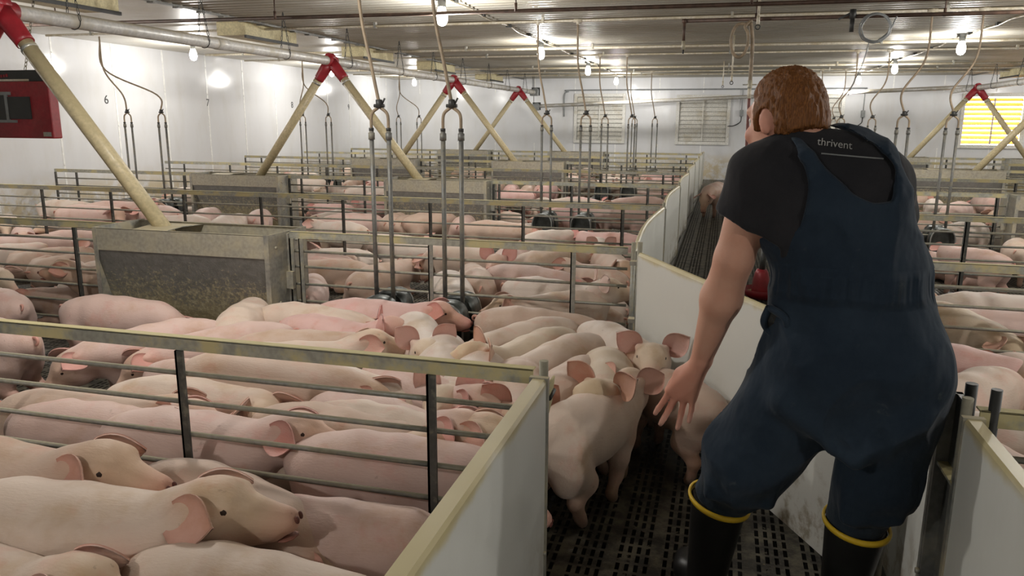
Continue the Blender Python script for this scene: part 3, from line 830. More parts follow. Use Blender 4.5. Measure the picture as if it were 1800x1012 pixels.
def valve(x, y, z):
    t = empty('pipe_valve', (x, y, z), 'black valve with a lever between the two dark ceiling pipes', 'valve')
    MB().lathe([(0, -.05), (.03, -.045), (.034, 0), (.03, .045), (0, .05)], (x, y, z), 12).build('body', M['black'], t)
    MB().obox((x-.13, y, z-.045), (x, y, z+.02), (0, 1, 0), .02, .012).build('lever', M['black'], t)
    MB().tube([(x, y, z-.04), (x, y, z-.17)], .022, 10).build('outlet', M['black'], t)
valve(1.16, 8.66, 2.675)
# hoses over the alley
def alley_hose():
    t = empty('drop_hose', (.18, 8.62, 2.6), 'red-brown hose hanging down over the alley with a loop at its top', 'hose')
    c = Vector((.09, 8.6, 2.44))
    pts = [(.20, 8.62, 2.64)] + [(c.x+.085*math.cos(a)*1.0, 8.6, c.z+.165*math.sin(a)) for a in np.linspace(1.0, 1.0-2*math.pi*.93, 12)] + [(.185, 8.62, 2.60)]
    MB().tube(arc(pts, 5), .016, 8).build('loop', M['hose'], t)
    MB().tube(arc([(.19, 8.62, 2.62), (.215, 8.62, 2.45), (.222, 8.62, 2.25), (.222, 8.62, 2.02)], 8), .020, 8).build('hose', M['hose'], t)
    mb = MB().lathe([(0, .05), (.024, .045), (.024, -.03), (.014, -.05), (0, -.05)], (.222, 8.62, 2.0), 10); mb.obox((.15, 8.62, 2.0), (.29, 8.62, 2.0), (0, 1, 0), .012, .012)
    mb.build('shut_off_valve', M['zinc'], t)
    MB().tube([(.222, 8.62, 1.97), (.224, 8.62, 1.86)], .02, 10).build('white_joint', M['pvc'], t)
    MB().tube(arc([(.224, 8.62, 1.88), (.232, 8.62, 1.4), (.245, 8.62, .9)], 8), .017, 8).build('lower_hose', M['hose_red'], t)
alley_hose()
def coil():
    t = empty('cable_coil', (1.37, 8.62, 2.56), 'coil of grey cable hanging from the second dark pipe', 'cable')
    mb = MB()
    for k in range(4):
        r2 = random.Random(k); rx, rz = .125+.008*k, .125+.006*k
        mb.tube([(1.37+rx*math.cos(a)+r2.uniform(-.006, .006), 8.6+.008*k, 2.535+rz*math.sin(a)) for a in np.linspace(0, 2*math.pi, 25)], .006, 5, caps=False)
    mb.build('coil', M['grey'], t)
    MB().tube(arc([(1.33, 8.62, 2.41), (1.30, 8.7, 2.2), (1.24, 8.8, 2.0), (1.22, 8.9, 1.9)], 6), .005, 5).tube(arc([(1.40, 8.6, 2.41), (1.5, 8.62, 2.5), (1.56, 8.63, 2.64)], 6), .008, 5).build('tail', M['grey'], t)
coil()
def dropper(x, y, z0, z1, label):
    t = empty('drop_rod', (x, y, z1), label, 'rod')
    MB().tube([(x, y, z1), (x, y, z0+.08)], .011, 8).tube([(x, y, z0+.14), (x, y, z0+.06)], .016, 8).build('rod', M['pvc'], t)
    MB().tube([(x+.022*math.cos(a), y, z0+.035+.022*math.sin(a)) for a in np.linspace(0, 2*math.pi, 12)], .006, 5, caps=False).build('ring', M['black'], t)
dropper(.25, 8.3, 2.50, CEIL, 'white drop rod with a ring beside the hose loop over the alley')
dropper(.05, 12.0, 2.14, CEIL, 'white drop rod with a ring, smaller, behind the hose loop')
dropper(-.10, 17.0, 2.30, CEIL, 'thin drop rod above the alley nearest the back wall')
dropper(1.9, 7.2, 2.66, CEIL, 'short white drop rod above the two dark pipes')
# red pan feeder standing in the alley
def pan():
    x, y = .43, 7.35
    t = empty('pan_feeder', (x, y, 0), 'red plastic pan feeder standing in the alley behind the gate', 'pan feeder')
    MB().lathe([(0, .02), (.12, .02), (.165, .05), (.185, .105), (.178, .11), (.15, .06), (0, .045)], (x, y, 0), 28).build('pan', M['red'], t)
    MB().lathe([(.085, .04), (.075, .20), (.06, .26), (.045, .29), (0, .29)], (x-.02, y, 0), 20).build('hopper', M['red'], t)
    MB().tube([(x-.02, y, .28), (x-.01, y, .48)], .028, 12).build('fill_pipe', M['black'], t)
    MB().lathe([(0, .075), (.15, .075)], (x, y, 0), 20).build('feed', simple_feed, t)
pan()
# hanging red heater at the left edge
def heater():
    x0, x1, y0, y1, z0, z1 = -7.30, -6.11, 5.99, 6.10, 1.43, 2.06
    t = empty('barn_heater', ((x0+x1)/2, y0, z0), 'red box heater hanging on chains at the left edge of the view', 'heater')
    zb = 1.955
    MB().box(x0, x1, y0, y1, z0, zb).build('cabinet', M['red_metal'], t, .012)
    MB().box(x0, x1, y0+.03, y1, zb, z1).build('control_band', M['black'], t, .006)
    mb = MB(); r2 = random.Random(5); x = x0+.05
    while x < x0+.72:
        mb.box(x, x+.018, y0+.024, y0+.03, zb+.035+r2.uniform(0, .01), z1-.03-r2.uniform(0, .012)); x += .032
    mb.build('red_label', M['red'], t)
    MB().box(x0+.0, x0+.95, y0+.018, y0+.03, zb+.004, zb+.022).build('white_strip', M['pvc'], t)
    mb = MB(); b = x1-.20; a = b-.56
    mb.box(a, a+.26, y0-.012, y0, z0+.17, z0+.40).box(a+.28, b-.02, y0-.012, y0, z0+.18, z0+.385).build('opening', M['black'], t)
    MB().box(a-.03, a+.32, y0-.018, y0, z0+.40, z0+.43).box(a+.01, a+.36, y0-.018, y0, z0+.145, z0+.17).box(a+.25, a+.28, y0-.016, y0, z0+.17, z0+.40).build('opening_frame', M['grey'], t)
    MB().box(x1-.11, x1-.02, y0-.004, y0, z0+.02, z0+.06).build('rating_plate', M['zinc'], t)
    for xa, xb in ((x0+.35, x0+.1), (x1-.3, x1-.05)):
        mb = MB()
        p0 = Vector((xa, 6.05, z1)); p1 = Vector((xb, 6.05, CEIL)); m = 22
        for i in range(m):
            c = p0.lerp(p1, (i+.5)/m); dd = (p1-p0)/m*.68; w = Vector((.011, 0, 0)) if i % 2 else Vector((0, .011, 0))
            mb.tube([c-dd, c-dd*.5+w, c+dd*.5+w, c+dd, c+dd*.5-w, c-dd*.5-w, c-dd], .0045, 4, caps=False)
        mb.build('chain', M['zinc'], t)
heater()
# ------------------------------------------------------------------ pigs
EAR = (1.0, .72, .70); SNOUT = (.98, .70, .66); FACE = (1.0, .93, .80); LEGC = (.90, .76, .70); HOOF = (.35, .30, .26); DARK = (.05, .035, .03)
def ear_shell(base, R, L, W, droop, side):
    """cupped leaf: base point, head rotation; returns verts, faces"""
    nt, nw = 9, 7; A = []
    for i in range(nt):
        t = i/(nt-1)
        w = W*math.sin(math.pi*(.17+.79*t))**.8*math.sqrt(max(0, 1-t**7))
        w = max(w, .0015)
        for j in range(nw):
            s = (j/(nw-1)-.5)*2
            # local: x out along the ear, y across, z normal (cup)
            lx = L*t; ly = w*.5*s; lz = -.020*(1-s*s)*(1-t*.6) - droop*t*t*L
            A.append((lx, ly, lz))
    A = np.array(A)
    B = A.copy(); B[:, 2] -= .007
    V = np.concatenate([A, B])
    F = []
    for i in range(nt-1):
        for j in range(nw-1):
            a, b, c, d = i*nw+j, i*nw+j+1, (i+1)*nw+j+1, (i+1)*nw+j
            F += [(a, b, c, d), (a+nt*nw, d+nt*nw, c+nt*nw, b+nt*nw)]
    bd = [i*nw for i in range(nt)] + [(nt-1)*nw+j for j in range(1, nw)] + [i*nw+nw-1 for i in range(nt-2, -1, -1)]
    for a, b in zip(bd[:-1], bd[1:]): F.append((a, a+nt*nw, b+nt*nw, b))
    col = np.array([EAR]*len(A) + [tuple(.5*(x+1) for x in EAR)]*len(B))
    return (R@V.T).T + np.array(base), F, col
def ball(c, r, R=None, n=8):
    v = []; f = []
    R = np.eye(3) if R is None else R
    r = np.array(r if np.ndim(r) else (r, r, r))
    for i in range(n+1):
        th = math.pi*i/n
        for k in range(n):
            a = 2*math.pi*k/n
            v.append(np.array(c)+R@(np.array((math.sin(th)*math.cos(a), math.sin(th)*math.sin(a), math.cos(th)))*r))
    for i in range(n):
        for k in range(n): f.append((i*n+k, i*n+(k+1) % n, (i+1)*n+(k+1) % n, (i+1)*n+k))
    return v, f
def pig_mesh(name, h=.012, hy=0., hp=0., bend=0., pose='stand', gait=0., ear=.22, flop=.55, neckdrop=0., fat=1.0):
    """a young pig facing +x, about 0.9 m long; hy / hp turn and lift the head"""
    P = []; X = []
    lie = pose in ('lie', 'side')
    dz = {'stand': 0., 'lie': -.205, 'side': -.215}[pose]
    def B(x, y, z): return np.array((x, y + bend*(x*x if x > 0 else .35*x*x), z+dz))
    sp = [(-.335, .385, .070), (-.26, .370, .113), (-.12, .374, .126), (.04, .362, .131), (.18, .356, .122), (.285, .372, .100), (.36, .392-neckdrop*.4, .086)]
    for (x0, z0, r0), (x1, z1, r1) in zip(sp[:-1], sp[1:]):
        P.append(cap(B(x0, 0, z0), B(x1, 0, z1), r0*fat, r1*fat, .05))
    for s in (-1, 1):
        P.append(ell(B(-.245, s*.066, .312), (.112, .072, .150), k=.032))
        P.append(ell(B(.200, s*.070, .312), (.080, .058, .130), k=.030))
    P.append(ell(B(-.02, 0, .325), (.24, .128*fat, .118), k=.05))
    # head
    N = B(.345, 0, .392-neckdrop*.4); Rh = rotm(hy + 1.0*bend*.7, hp)
    def Hd(x, y, z): return N + Rh@np.array((x, y, z))
    P += [cap(N, Hd(.085, 0, .010), .085, .080, .04),
          ell(Hd(.10, 0, .018), (.092, .080, .082), Rh, .03, FACE),
          cap(Hd(.125, 0, .012), Hd(.245, 0, -.048), .066, .043, .03, FACE),
          cap(Hd(.09, 0, -.050), Hd(.225, 0, -.075), .052, .030, .03, (1, .88, .8)),
          ell(Hd(.075, .045, -.030), (.075, .048, .062), Rh, .03), ell(Hd(.075, -.045, -.030), (.075, .048, .062), Rh, .03),
          cap(Hd(.255, 0, -.050), Hd(.272, 0, -.055), .039, .037, .008, SNOUT)]
    for s in (-1, 1):
        P.append(ell(Hd(.150, s*.050, .040), (.034, .020, .020), Rh, .02, FACE))
        v, f = ball(Hd(.152, s*.066, .030), (.015, .009, .0125), Rh); X.append((v, f, DARK))
        v, f = ball(Hd(.307, s*.013, -.055), (.006, .008, .011), Rh); X.append((v, f, (.22, .10, .09)))
        # ears: out, up and a little forward
        out = np.array((.05, s*.70, .72))*(1-flop) + np.array((.82, s*.24, -.26))*flop
        nrm = np.array((.97, s*.15, .10))*(1-flop) + np.array((-.10, s*.86, .48))*flop
        out = Rh@(out/np.linalg.norm(out)); nrm = Rh@nrm; nrm -= out*(nrm@out); nrm /= np.linalg.norm(nrm)
        yv = np.cross(nrm, out)
        Re = np.stack([out, yv, nrm], 1)
        ol = Rh.T@yv; off = yv*(1 if ol[1]*s > 0 else -1)*.004*flop
        v, f, c = ear_shell(off + Hd(.050-.030*flop, s*(.058+.030*flop), .068-.010*flop), Re, .140, .135, ear, s); X.append((v, f, c))
        P.append(cap(Hd(.05, s*.05, .06), Hd(.05, s*.05, .06)+out*.028, .028, .020, .02, (1, .82, .78)))
    X.append((*ball(Hd(.262, 0, -.102), (.03, .028, .006), Rh), (.45, .25, .22)))
    # legs
    if pose == 'stand':
        for s in (-1, 1):
            g = gait*s
            fx = .205
            pts = [B(fx, s*.072, .27), B(fx-.012+.3*g*.12, s*.082, .185), B(fx+.010+.6*g*.12, s*.080, .110), B(fx+.008+g*.12, s*.080, .040), B(fx+.024+g*.12, s*.080, .014)]
            rr = [.062, .046, .031, .024, .026]
            for i in range(4): P.append(cap(pts[i], pts[i+1], rr[i], rr[i+1], .02, None if i == 0 else (LEGC if i < 3 else HOOF)))
            g = -gait*s
            pts = [B(-.245, s*.070, .29), B(-.205+.4*g*.12, s*.085, .205), B(-.300+.8*g*.12, s*.083, .130), B(-.276+g*.12, s*.080, .045), B(-.258+g*.12, s*.080, .015)]
            rr = [.088, .062, .034, .025, .027]
            for i in range(4): P.append(cap(pts[i], pts[i+1], rr[i], rr[i+1], .02, None if i == 0 else (LEGC if i < 3 else HOOF)))
    else:
        for s in (-1, 1):
            pts = [B(.20, s*.085, .26), B(.155, s*.125, .245), B(.26, s*.120, .235), B(.335, s*.105, .232)]
            for i, (ra, rb) in enumerate(((.055, .042), (.040, .028), (.027, .024))): P.append(cap(pts[i], pts[i+1], ra, rb, .02, None if i == 0 else LEGC))
            pts = [B(-.24, s*.09, .27), B(-.12, s*.150, .255), B(-.235, s*.165, .235), B(-.13, s*.165, .230)]
            for i, (ra, rb) in enumerate(((.085, .060), (.055, .032), (.028, .024))): P.append(cap(pts[i], pts[i+1], ra, rb, .02, None if i == 0 else LEGC))
    # tail: a short curl
    tp = [B(-.385, 0, .425), B(-.412, .004, .430), B(-.426, .010, .414), B(-.422, .016, .396), B(-.414, .012, .400)]
    mb = MB(); mb.tube(arc(tp, 4), [.012-.0005*i for i in range(17)], 7)
    X.append((mb.v, mb.f, (1, .72, .68)))
    if pose == 'side':
        a = math.radians(62); ca, sa = math.cos(a), math.sin(a); zc = .145
        def roll(v):
            v = np.array(v, float); y, z = v[:, 1].copy(), v[:, 2]-zc
            v[:, 1] = ca*y-sa*z; v[:, 2] = sa*y+ca*z+zc; return v
    f, lo, ax = sdf_field(P, h)
    V, Q = surface_nets(f, lo, h); V = relax(V, Q, 2)
    col = colour_of(P, V, (1, 1, 1))
    F = [tuple(q) for q in Q]
    for v, q, c in X:
        n = len(V); V = np.concatenate([V, np.array(v)]); F += [tuple(i+n for i in t) for t in q]
        col = np.concatenate([col, np.tile(np.array(c, float), (len(v), 1)) if np.ndim(c) == 1 else np.array(c)])
    if pose == 'side': V = roll(V)
    if lie:
        V[:, 2] -= min(0.0, 0) ; V[:, 2] = np.where(V[:, 2] < .004, .004+.02*(V[:, 2]-.004), V[:, 2]); V[:, 2] = np.maximum(V[:, 2], .001)
    return mesh_from(name, V, F, col, [M['pig']])
POSES = {
    'S': dict(hp=.08, neckdrop=-.04, flop=.7),                                     # standing, head level
    'D': dict(hp=-.75, neckdrop=.10),                # head down, eating
    'd': dict(hp=-.38, neckdrop=.05),
    'L': dict(hy=.65, bend=.25, hp=-.1),             # looking to its left
    'R': dict(hy=-.65, bend=-.25, hp=-.1),
    'U': dict(hp=.26, flop=.92, ear=.02, neckdrop=-.08),                       # nose up over a neighbour
    'l': dict(hy=.5, hp=.22, bend=.2, neckdrop=-.08, flop=.4),
    'r': dict(hy=-.5, hp=.22, bend=-.2, neckdrop=-.08, flop=.4),
    'W': dict(gait=.9, hp=.18, hy=.15),              # walking
    'w': dict(gait=-.8, hp=-.15, hy=-.1),
    'Y': dict(pose='lie', hp=-.15),                  # lying on the belly
    'y': dict(pose='lie', hy=.7, bend=.4, hp=-.1),
    'z': dict(pose='lie', hy=-.7, bend=-.4, hp=-.1),
    'Z': dict(pose='side', hp=-.1),                  # stretched out on one side
    'F': dict(flop=.08, ear=.05, hp=.25),           # ears pricked, face up
    'E': dict(flop=.95, ear=.02, hp=.20, neckdrop=-.08),            # ears hanging
}
PIGM = {}
def pig(x, y, rot, sc, pose, tone, label, group):
    hero = (x*x+y*y) < 5.5**2
    key = pose + ('h' if hero else 'f')
    if key not in PIGM: PIGM[key] = pig_mesh('pig', .0105 if hero else .015, fat=1.05, **POSES[pose])
    o = bpy.data.objects.new('pig', PIGM[key]); COL.objects.link(o)
    o.location = (x, y, 0.002); o.rotation_euler = (0, 0, math.radians(rot)); o.scale = (sc, sc, sc)
    o.color = (*TONES[tone], 1)
    tag(o, label, 'pig', group)
    return o
TONES = {'p': (.60, .435, .385), 'c': (.62, .495, .41), 't': (.54, .40, .32), 'k': (.64, .42, .385), 'w': (.66, .56, .49), 'b': (.42, .30, .245), 'y': (.60, .485, .37)}  # crowd in the left pens leans to paler tones, standing in for overexposure
PIGS = [  # x, y, heading, size, pose, tone, label, group
(-1.83,1.65,11,1.11,'U','c','big cream pig with muddy back resting its snout on a neighbour, in the foreground pen','pigs in the foreground pen'),
(-2.35,1.82,3,1.14,'E','t','tan pig with a large pink ear at the left edge, snout behind the round-backed pig','pigs in the foreground pen'),
(-1.50,1.97,-14,0.98,'D','t','tan pig with only its round back showing behind the muddy-backed cream pig','pigs in the foreground pen'),
(-1.12,1.95,11,0.91,'D','p','pinkish pig whose tail touches the snout of the muddy-backed cream pig','pigs in the foreground pen'),
(-1.13,1.57,-0,0.98,'D','c','cream back of a pig at the bottom edge beside the near white panel','pigs in the foreground pen'),
(-1.95,1.41,-1,0.98,'E','c','pig in the bottom left corner with one ear standing up','pigs in the foreground pen'),
(-2.42,2.41,9,0.95,'E','p','long pink pig behind the first fence with a magenta ear crossed by a rod','pigs behind the first left fence'),
(-2.54,2.48,7,0.98,'S','t','pig at the left edge behind the lower rods showing its curled tail','pigs behind the first left fence'),
(-1.93,2.39,5,0.99,'E','p','pink pig with tail toward the left and its head right of the near fence post','pigs behind the first left fence'),
(-1.40,2.50,3,0.88,'E','c','pale pig with its ear crossed by the second near fence post','pigs behind the first left fence'),
(-1.11,2.40,7,0.98,'d','p','smooth pink-backed pig low behind the bottom rods beside the near white panel','pigs behind the first left fence'),
(-1.42,2.59,-3,0.98,'D','t','tan pig with a rounded back low in the middle of the first fence','pigs behind the first left fence'),
(-1.71,3.10,-14,0.98,'d','w','whitish pig with a tiny tail behind the top rod of the first fence','pigs behind the first left fence'),
(-2.41,3.07,-8,0.88,'E','p','pale pink pig right behind the near fence post, big body in profile','pigs behind the first left fence'),
(-2.22,2.73,7,0.98,'R','c','pig with a raised ear looking right over the back of the pale pink pig','pigs behind the first left fence'),
(-1.93,2.92,-1,1.14,'d','t','long orange-tan pig just below the top band of the first fence','pigs behind the first left fence'),
(-3.01,3.48,-122,0.98,'d','p','pink pig walking left with its snout near the empty dark floor','pigs behind the first left fence'),
(-3.72,3.98,6,0.98,'D','p','pink pig with a curled tail eating head-down at the nearest feeder','pigs behind the first left fence'),
(-3.96,3.18,-179,1.06,'S','p','pig at the left edge above the top band showing only its rump','pigs behind the first left fence'),
(-2.82,4.02,111,0.98,'D','c','small round rump in front of the nearest feeder, right of the eating pig','pigs behind the first left fence'),
(-2.60,3.54,-129,0.98,'d','p','light pink pig with a humped back just above the top band, left part','pigs behind the first left fence'),
(-2.44,4.17,-1,0.96,'d','c','cream pig with greyish spots on its hip beside the nearest feeder','pigs behind the first left fence'),
(-2.10,4.36,8,0.98,'S','k','pink pig drinking with its snout in the drinker bowl','pigs behind the first left fence'),
(-2.20,3.97,-10,0.93,'l','k','pink pig with one ear up facing right in the middle of the pen','pigs behind the first left fence'),
(-2.16,3.58,22,0.98,'d','t','grey-tan back of a pig under the pink pig with one ear up','pigs behind the first left fence'),
(-2.10,3.36,34,0.98,'E','c','cream pig with its eye just above the top band of the first fence','pigs behind the first left fence'),
(-1.63,3.98,-62,0.98,'F','w','pig with large pricked ears facing the camera in the middle of the pen','pigs behind the first left fence'),
(-1.34,3.58,-71,0.98,'d','w','round white back right below the pig that faces the camera','pigs behind the first left fence'),
(-0.92,3.87,-113,0.98,'r','y','yellow-faced pig looking left with its ear up above the top band','pigs behind the first left fence'),
(-1.02,4.11,-125,0.98,'d','c','cream back behind the yellow-faced pig','pigs behind the first left fence'),
(-1.07,4.49,-0,0.95,'d','t','long tan pig stretching across the pen toward the gate hinge post','pigs behind the first left fence'),
(-0.76,3.79,-114,0.98,'d','c','cream pig with pink ears beside the end of the first fence','pigs behind the first left fence'),
(-0.49,4.11,-50,0.98,'r','w','pig with a dirty yellow face against the white gate','pigs behind the first left fence'),
(-0.16,3.57,131,0.88,'E','t','dusty pig under the hand of the man','pigs behind the first left fence'),
(-0.49,3.01,70,0.98,'W','c','walking pig in the alley seen from behind with grey smudges on its back','pigs behind the first left fence'),
(-0.47,3.54,-80,0.98,'r','y','pig facing the camera between the end post of the first fence and the walking pig','pigs behind the first left fence'),
(-1.10,3.37,-90,0.98,'F','w','white pig with pricked ears facing down between the two near fence posts','pigs behind the first left fence'),
(-1.30,3.13,-29,0.98,'E','p','pig with an eye showing just under the top band, right of the second near post','pigs behind the first left fence'),
(-0.84,3.25,-75,0.98,'F','t','small-faced pig with two upright ears near the end of the first fence','pigs behind the first left fence'),
(-1.24,2.66,-5,0.98,'E','c','cream pig with folded ear whose snout reaches the near white panel','pigs behind the first left fence'),
(-0.64,3.34,84,0.98,'d','t','tan back directly behind the end post of the first fence','pigs behind the first left fence'),
(-1.32,2.75,-16,0.98,'E','p','pink-eared pig in the crowd between the first fence posts','pigs behind the first left fence'),
(-3.58,6.62,-176,0.98,'Y','t','tan pig lying beside the end of the nearest feeder behind the second fence','pigs behind the second left fence'),
(-2.94,6.28,82,1.14,'Y','t','tan pig resting on its belly beside the two left water pipes','pigs behind the second left fence'),
(-2.27,6.64,159,0.98,'D','c','pale pig standing rump-first between the water pipes behind the second fence','pigs behind the second left fence'),
(-1.86,5.21,-62,1.01,'D','w','white pig drinking from the far side of the right drinker bowl','pigs behind the second left fence'),
(-1.43,5.81,-12,0.98,'d','p','pink pig in profile with a bright pink ear behind the second fence','pigs behind the second left fence'),
(-0.94,6.15,140,0.91,'S','t','tan pig facing left behind the pink-eared pig','pigs behind the second left fence'),
(-1.15,5.33,-12,0.98,'l','w','white pig with its snout toward the gate hinge post','pigs behind the second left fence'),
(-1.03,5.09,-147,0.91,'S','c','cream pig with its snout near the drinker bowl of the second fence','pigs behind the second left fence'),
(-0.95,5.93,147,0.98,'y','w','small white pig lying by the end post of the second fence','pigs behind the second left fence'),
(-1.00,5.49,173,0.98,'y','c','cream pig lying with its chin on the floor at the end of the second fence','pigs behind the second left fence'),
(-4.55,4.91,-169,0.98,'E','t','tan pig facing left behind the rods left of the nearest feeder','pigs behind the second left fence'),
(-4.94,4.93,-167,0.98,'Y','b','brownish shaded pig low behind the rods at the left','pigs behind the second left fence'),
(-6.27,6.14,70,0.98,'Z','t','tan pig asleep against the left side of the nearest feeder','pigs behind the second left fence'),
(-6.79,6.37,79,0.98,'Z','t','second sleeping tan pig, behind the one against the feeder','pigs behind the second left fence'),
(-4.80,4.05,163,0.93,'S','p','pig at the left edge beside the brownish shaded pig','pigs behind the first left fence'),
(-2.97,5.11,115,0.88,'D','p','rump beside the right end of the nearest feeder','pigs behind the second left fence'),
(-1.82,5.63,114,0.98,'D','t','tan pig behind the pale rump between the water pipes','pigs behind the second left fence'),
(-4.38,8.56,46,0.98,'D','p','light pig left of the row eating at the middle feeder','pigs behind the third left fence'),
(-3.95,8.90,98,0.93,'D','t','first dusky rump in the row eating at the middle feeder','pigs behind the third left fence'),
(-3.79,8.93,88,0.89,'D','t','second dusky rump in the row eating at the middle feeder','pigs behind the third left fence'),
(-3.49,8.94,59,0.98,'D','t','big dusky pig in the row eating at the middle feeder','pigs behind the third left fence'),
(-3.03,8.91,98,0.93,'D','p','pig seen tail-on at the right end of the middle feeder','pigs behind the third left fence'),
(-2.45,8.39,1,0.98,'d','t','tan pig with its head toward the left round drinker bowl','pigs behind the third left fence'),
(-1.71,7.83,55,0.98,'d','w','white pig between the two round drinker bowls','pigs behind the third left fence'),
(-1.18,7.77,-77,0.89,'F','w','white-faced pig looking at the camera below the right round drinker bowl','pigs behind the third left fence'),
(-1.04,7.85,164,0.98,'R','k','pink pig with a dark ear right of the round drinker bowls','pigs behind the third left fence'),
(-0.95,9.14,-129,0.89,'Y','c','cream pig lying along the white panel behind the third fence','pigs behind the third left fence'),
(-1.81,6.60,-90,1.00,'F','p','pig with a shaded face under the left round drinker bowl','pigs behind the second left fence'),
(-1.45,6.60,47,0.98,'d','c','cream pig standing just above the second fence band','pigs behind the second left fence'),
(-0.89,6.63,-68,0.98,'S','t','pig in the corner above the end of the second fence band','pigs behind the second left fence'),
(-4.89,8.68,-104,0.98,'Y','p','pig lying right of the nearest feeder behind the third fence','pigs behind the third left fence'),
(-5.58,10.37,-103,0.96,'Y','w','white pig lying between two feeders behind the third fence','pigs behind the fourth left fence'),
(-3.80,7.30,169,0.98,'Z','w','white pig stretched out behind the tan pig beside the feeder','pigs behind the third left fence'),
(-6.38,8.50,111,0.98,'D','p','rump at the left end of the far left feeder','pigs behind the third left fence'),
(-5.67,8.59,115,0.97,'D','p','rump at the middle of the far left feeder','pigs behind the third left fence'),
(-5.70,8.00,100,0.98,'d','w','white back between the two rumps at the far left feeder','pigs behind the third left fence'),
(-7.40,6.82,-163,1.12,'Y','p','long bright pig lying below the left end of the second fence band','pigs behind the second left fence'),
(-7.39,6.42,64,0.98,'Y','w','bright pig with a red ear lying at the left edge','pigs behind the second left fence'),
(-7.56,7.52,61,0.98,'y','p','pig with its ear up lying in the bright left corner','pigs behind the third left fence'),
(1.57,4.01,100,0.98,'d','t','large tan pig at the right edge with its head turned away','pigs behind the first right fence'),
(1.17,3.79,-133,0.98,'r','c','cream pig with a pink ear looking over the gate post','pigs behind the first right fence'),
(1.21,4.29,-26,0.98,'d','k','pink back beside the hip of the man','pigs behind the first right fence'),
(1.46,5.21,-64,0.98,'d','y','yellowish pig right of the man behind the rods','pigs behind the second right fence'),
(1.77,5.26,9,0.98,'d','p','pink pig behind the yellowish one at the right edge','pigs behind the second right fence'),
(1.76,5.73,17,0.98,'d','w','pale back farthest among the pigs behind the second right fence','pigs behind the second right fence'),
(1.24,3.17,-26,0.98,'S','w','white back behind the yellow band of the first right fence','pigs behind the first right fence'),
(1.04,2.83,-56,0.98,'S','t','pig glimpsed through the gap beside the gate post','pigs behind the first right fence'),
(2.39,8.77,129,0.98,'Y','p','pig lying right of the man behind the yellow band','pigs behind the third right fence'),
(2.98,8.93,71,0.90,'D','c','rump at the right edge beside the right feeder','pigs behind the third right fence'),
(2.75,9.96,-141,0.98,'d','w','white pig standing beside the right feeder at the edge of the view','pigs behind the fourth right fence'),
(3.48,13.54,-162,0.90,'Y','w','white pig lying far behind the shoulder of the man','pigs behind the fifth right fence'),
(3.33,12.49,-125,0.98,'D','p','pinkish rump at the right middle feeder','pigs behind the fifth right fence'),
(3.20,13.21,82,0.93,'D','w','white rump beside the elbow of the man','pigs behind the fifth right fence'),
(-0.10,13.95,-108,1.14,'D','b','brownish pig alone far down the alley with its head down','pig in the alley'),
(-4.04,13.69,91,1.04,'D','t','tan pig feeding head-down behind the fifth left fence, second tan one from the left wall','pigs behind the fifth left fence'),
(-3.72,13.69,96,0.94,'D','k','rosy pig feeding head-down behind the fifth left fence, third rosy one from the left wall','pigs behind the fifth left fence'),
(-3.39,13.69,92,0.94,'D','t','tan pig feeding head-down behind the fifth left fence, third tan one from the left wall','pigs behind the fifth left fence'),
(-3.07,13.69,83,1.03,'D','k','rosy pig feeding head-down behind the fifth left fence, fifth rosy one from the left wall','pigs behind the fifth left fence'),
(-6.89,13.69,92,0.97,'D','t','tan pig feeding head-down behind the fifth left fence, first tan one from the left wall','pigs behind the fifth left fence'),
(-6.49,13.69,92,0.94,'D','p','pink pig feeding head-down behind the fifth left fence, first pink one from the left wall','pigs behind the fifth left fence'),
(-6.08,13.69,82,0.92,'D','p','pink pig feeding head-down behind the fifth left fence, second pink one from the left wall','pigs behind the fifth left fence'),
(-3.98,18.57,95,0.96,'D','k','rosy pig feeding head-down behind the seventh left fence, second rosy one from the left wall','pigs behind the seventh left fence'),
(-3.53,18.57,90,1.00,'D','t','tan pig feeding head-down behind the seventh left fence, first tan one from the left wall','pigs behind the seventh left fence'),
(-3.15,18.57,83,1.01,'D','t','tan pig feeding head-down behind the seventh left fence, second tan one from the left wall','pigs behind the seventh left fence'),
(-3.85,10.22,-81,1.03,'D','k','rosy pig feeding head-down behind the fourth left fence, fifth rosy one from the left wall','pigs behind the fourth left fence'),
(-3.24,10.22,-85,0.99,'D','p','pink pig feeding head-down behind the fourth left fence, second pink one from the left wall','pigs behind the fourth left fence'),
(3.69,8.81,98,1.03,'D','p','pink pig feeding head-down behind the third right fence, first pink one from the right','pigs behind the third right fence'),
(4.08,8.81,98,0.93,'D','t','tan pig feeding head-down behind the third right fence, first tan one from the right','pigs behind the third right fence'),
(4.09,13.69,98,1.02,'D','p','pink pig feeding head-down behind the fifth right fence, second pink one from the right','pigs behind the fifth right fence'),
(-8.47,5.02,200,0.98,'Y','w','whitish pig lying behind the second left fence, second whitish one from the left wall','pigs behind the second left fence'),
(-7.67,5.62,40,0.90,'Y','k','rosy pig lying behind the second left fence, first rosy one from the left wall','pigs behind the second left fence'),
(-6.71,5.46,-10,1.03,'Y','w','whitish pig lying behind the second left fence, fourth whitish one from the left wall','pigs behind the second left fence'),
(-5.81,6.07,87,0.92,'Z','w','whitish pig sleeping behind the second left fence, fifth whitish one from the left wall','pigs behind the second left fence'),
(-9.28,5.68,15,1.00,'Y','w','whitish pig lying behind the second left fence, first whitish one from the left wall','pigs behind the second left fence'),
(-5.11,6.79,-8,0.98,'d','k','rosy pig standing behind the second left fence, second rosy one from the left wall','pigs behind the second left fence'),
(-8.42,6.23,313,1.01,'d','c','cream pig standing behind the second left fence, third cream one from the left wall','pigs behind the second left fence'),
(-5.15,5.92,-15,0.90,'Y','w','whitish pig lying behind the second left fence, seventh whitish one from the left wall','pigs behind the second left fence'),
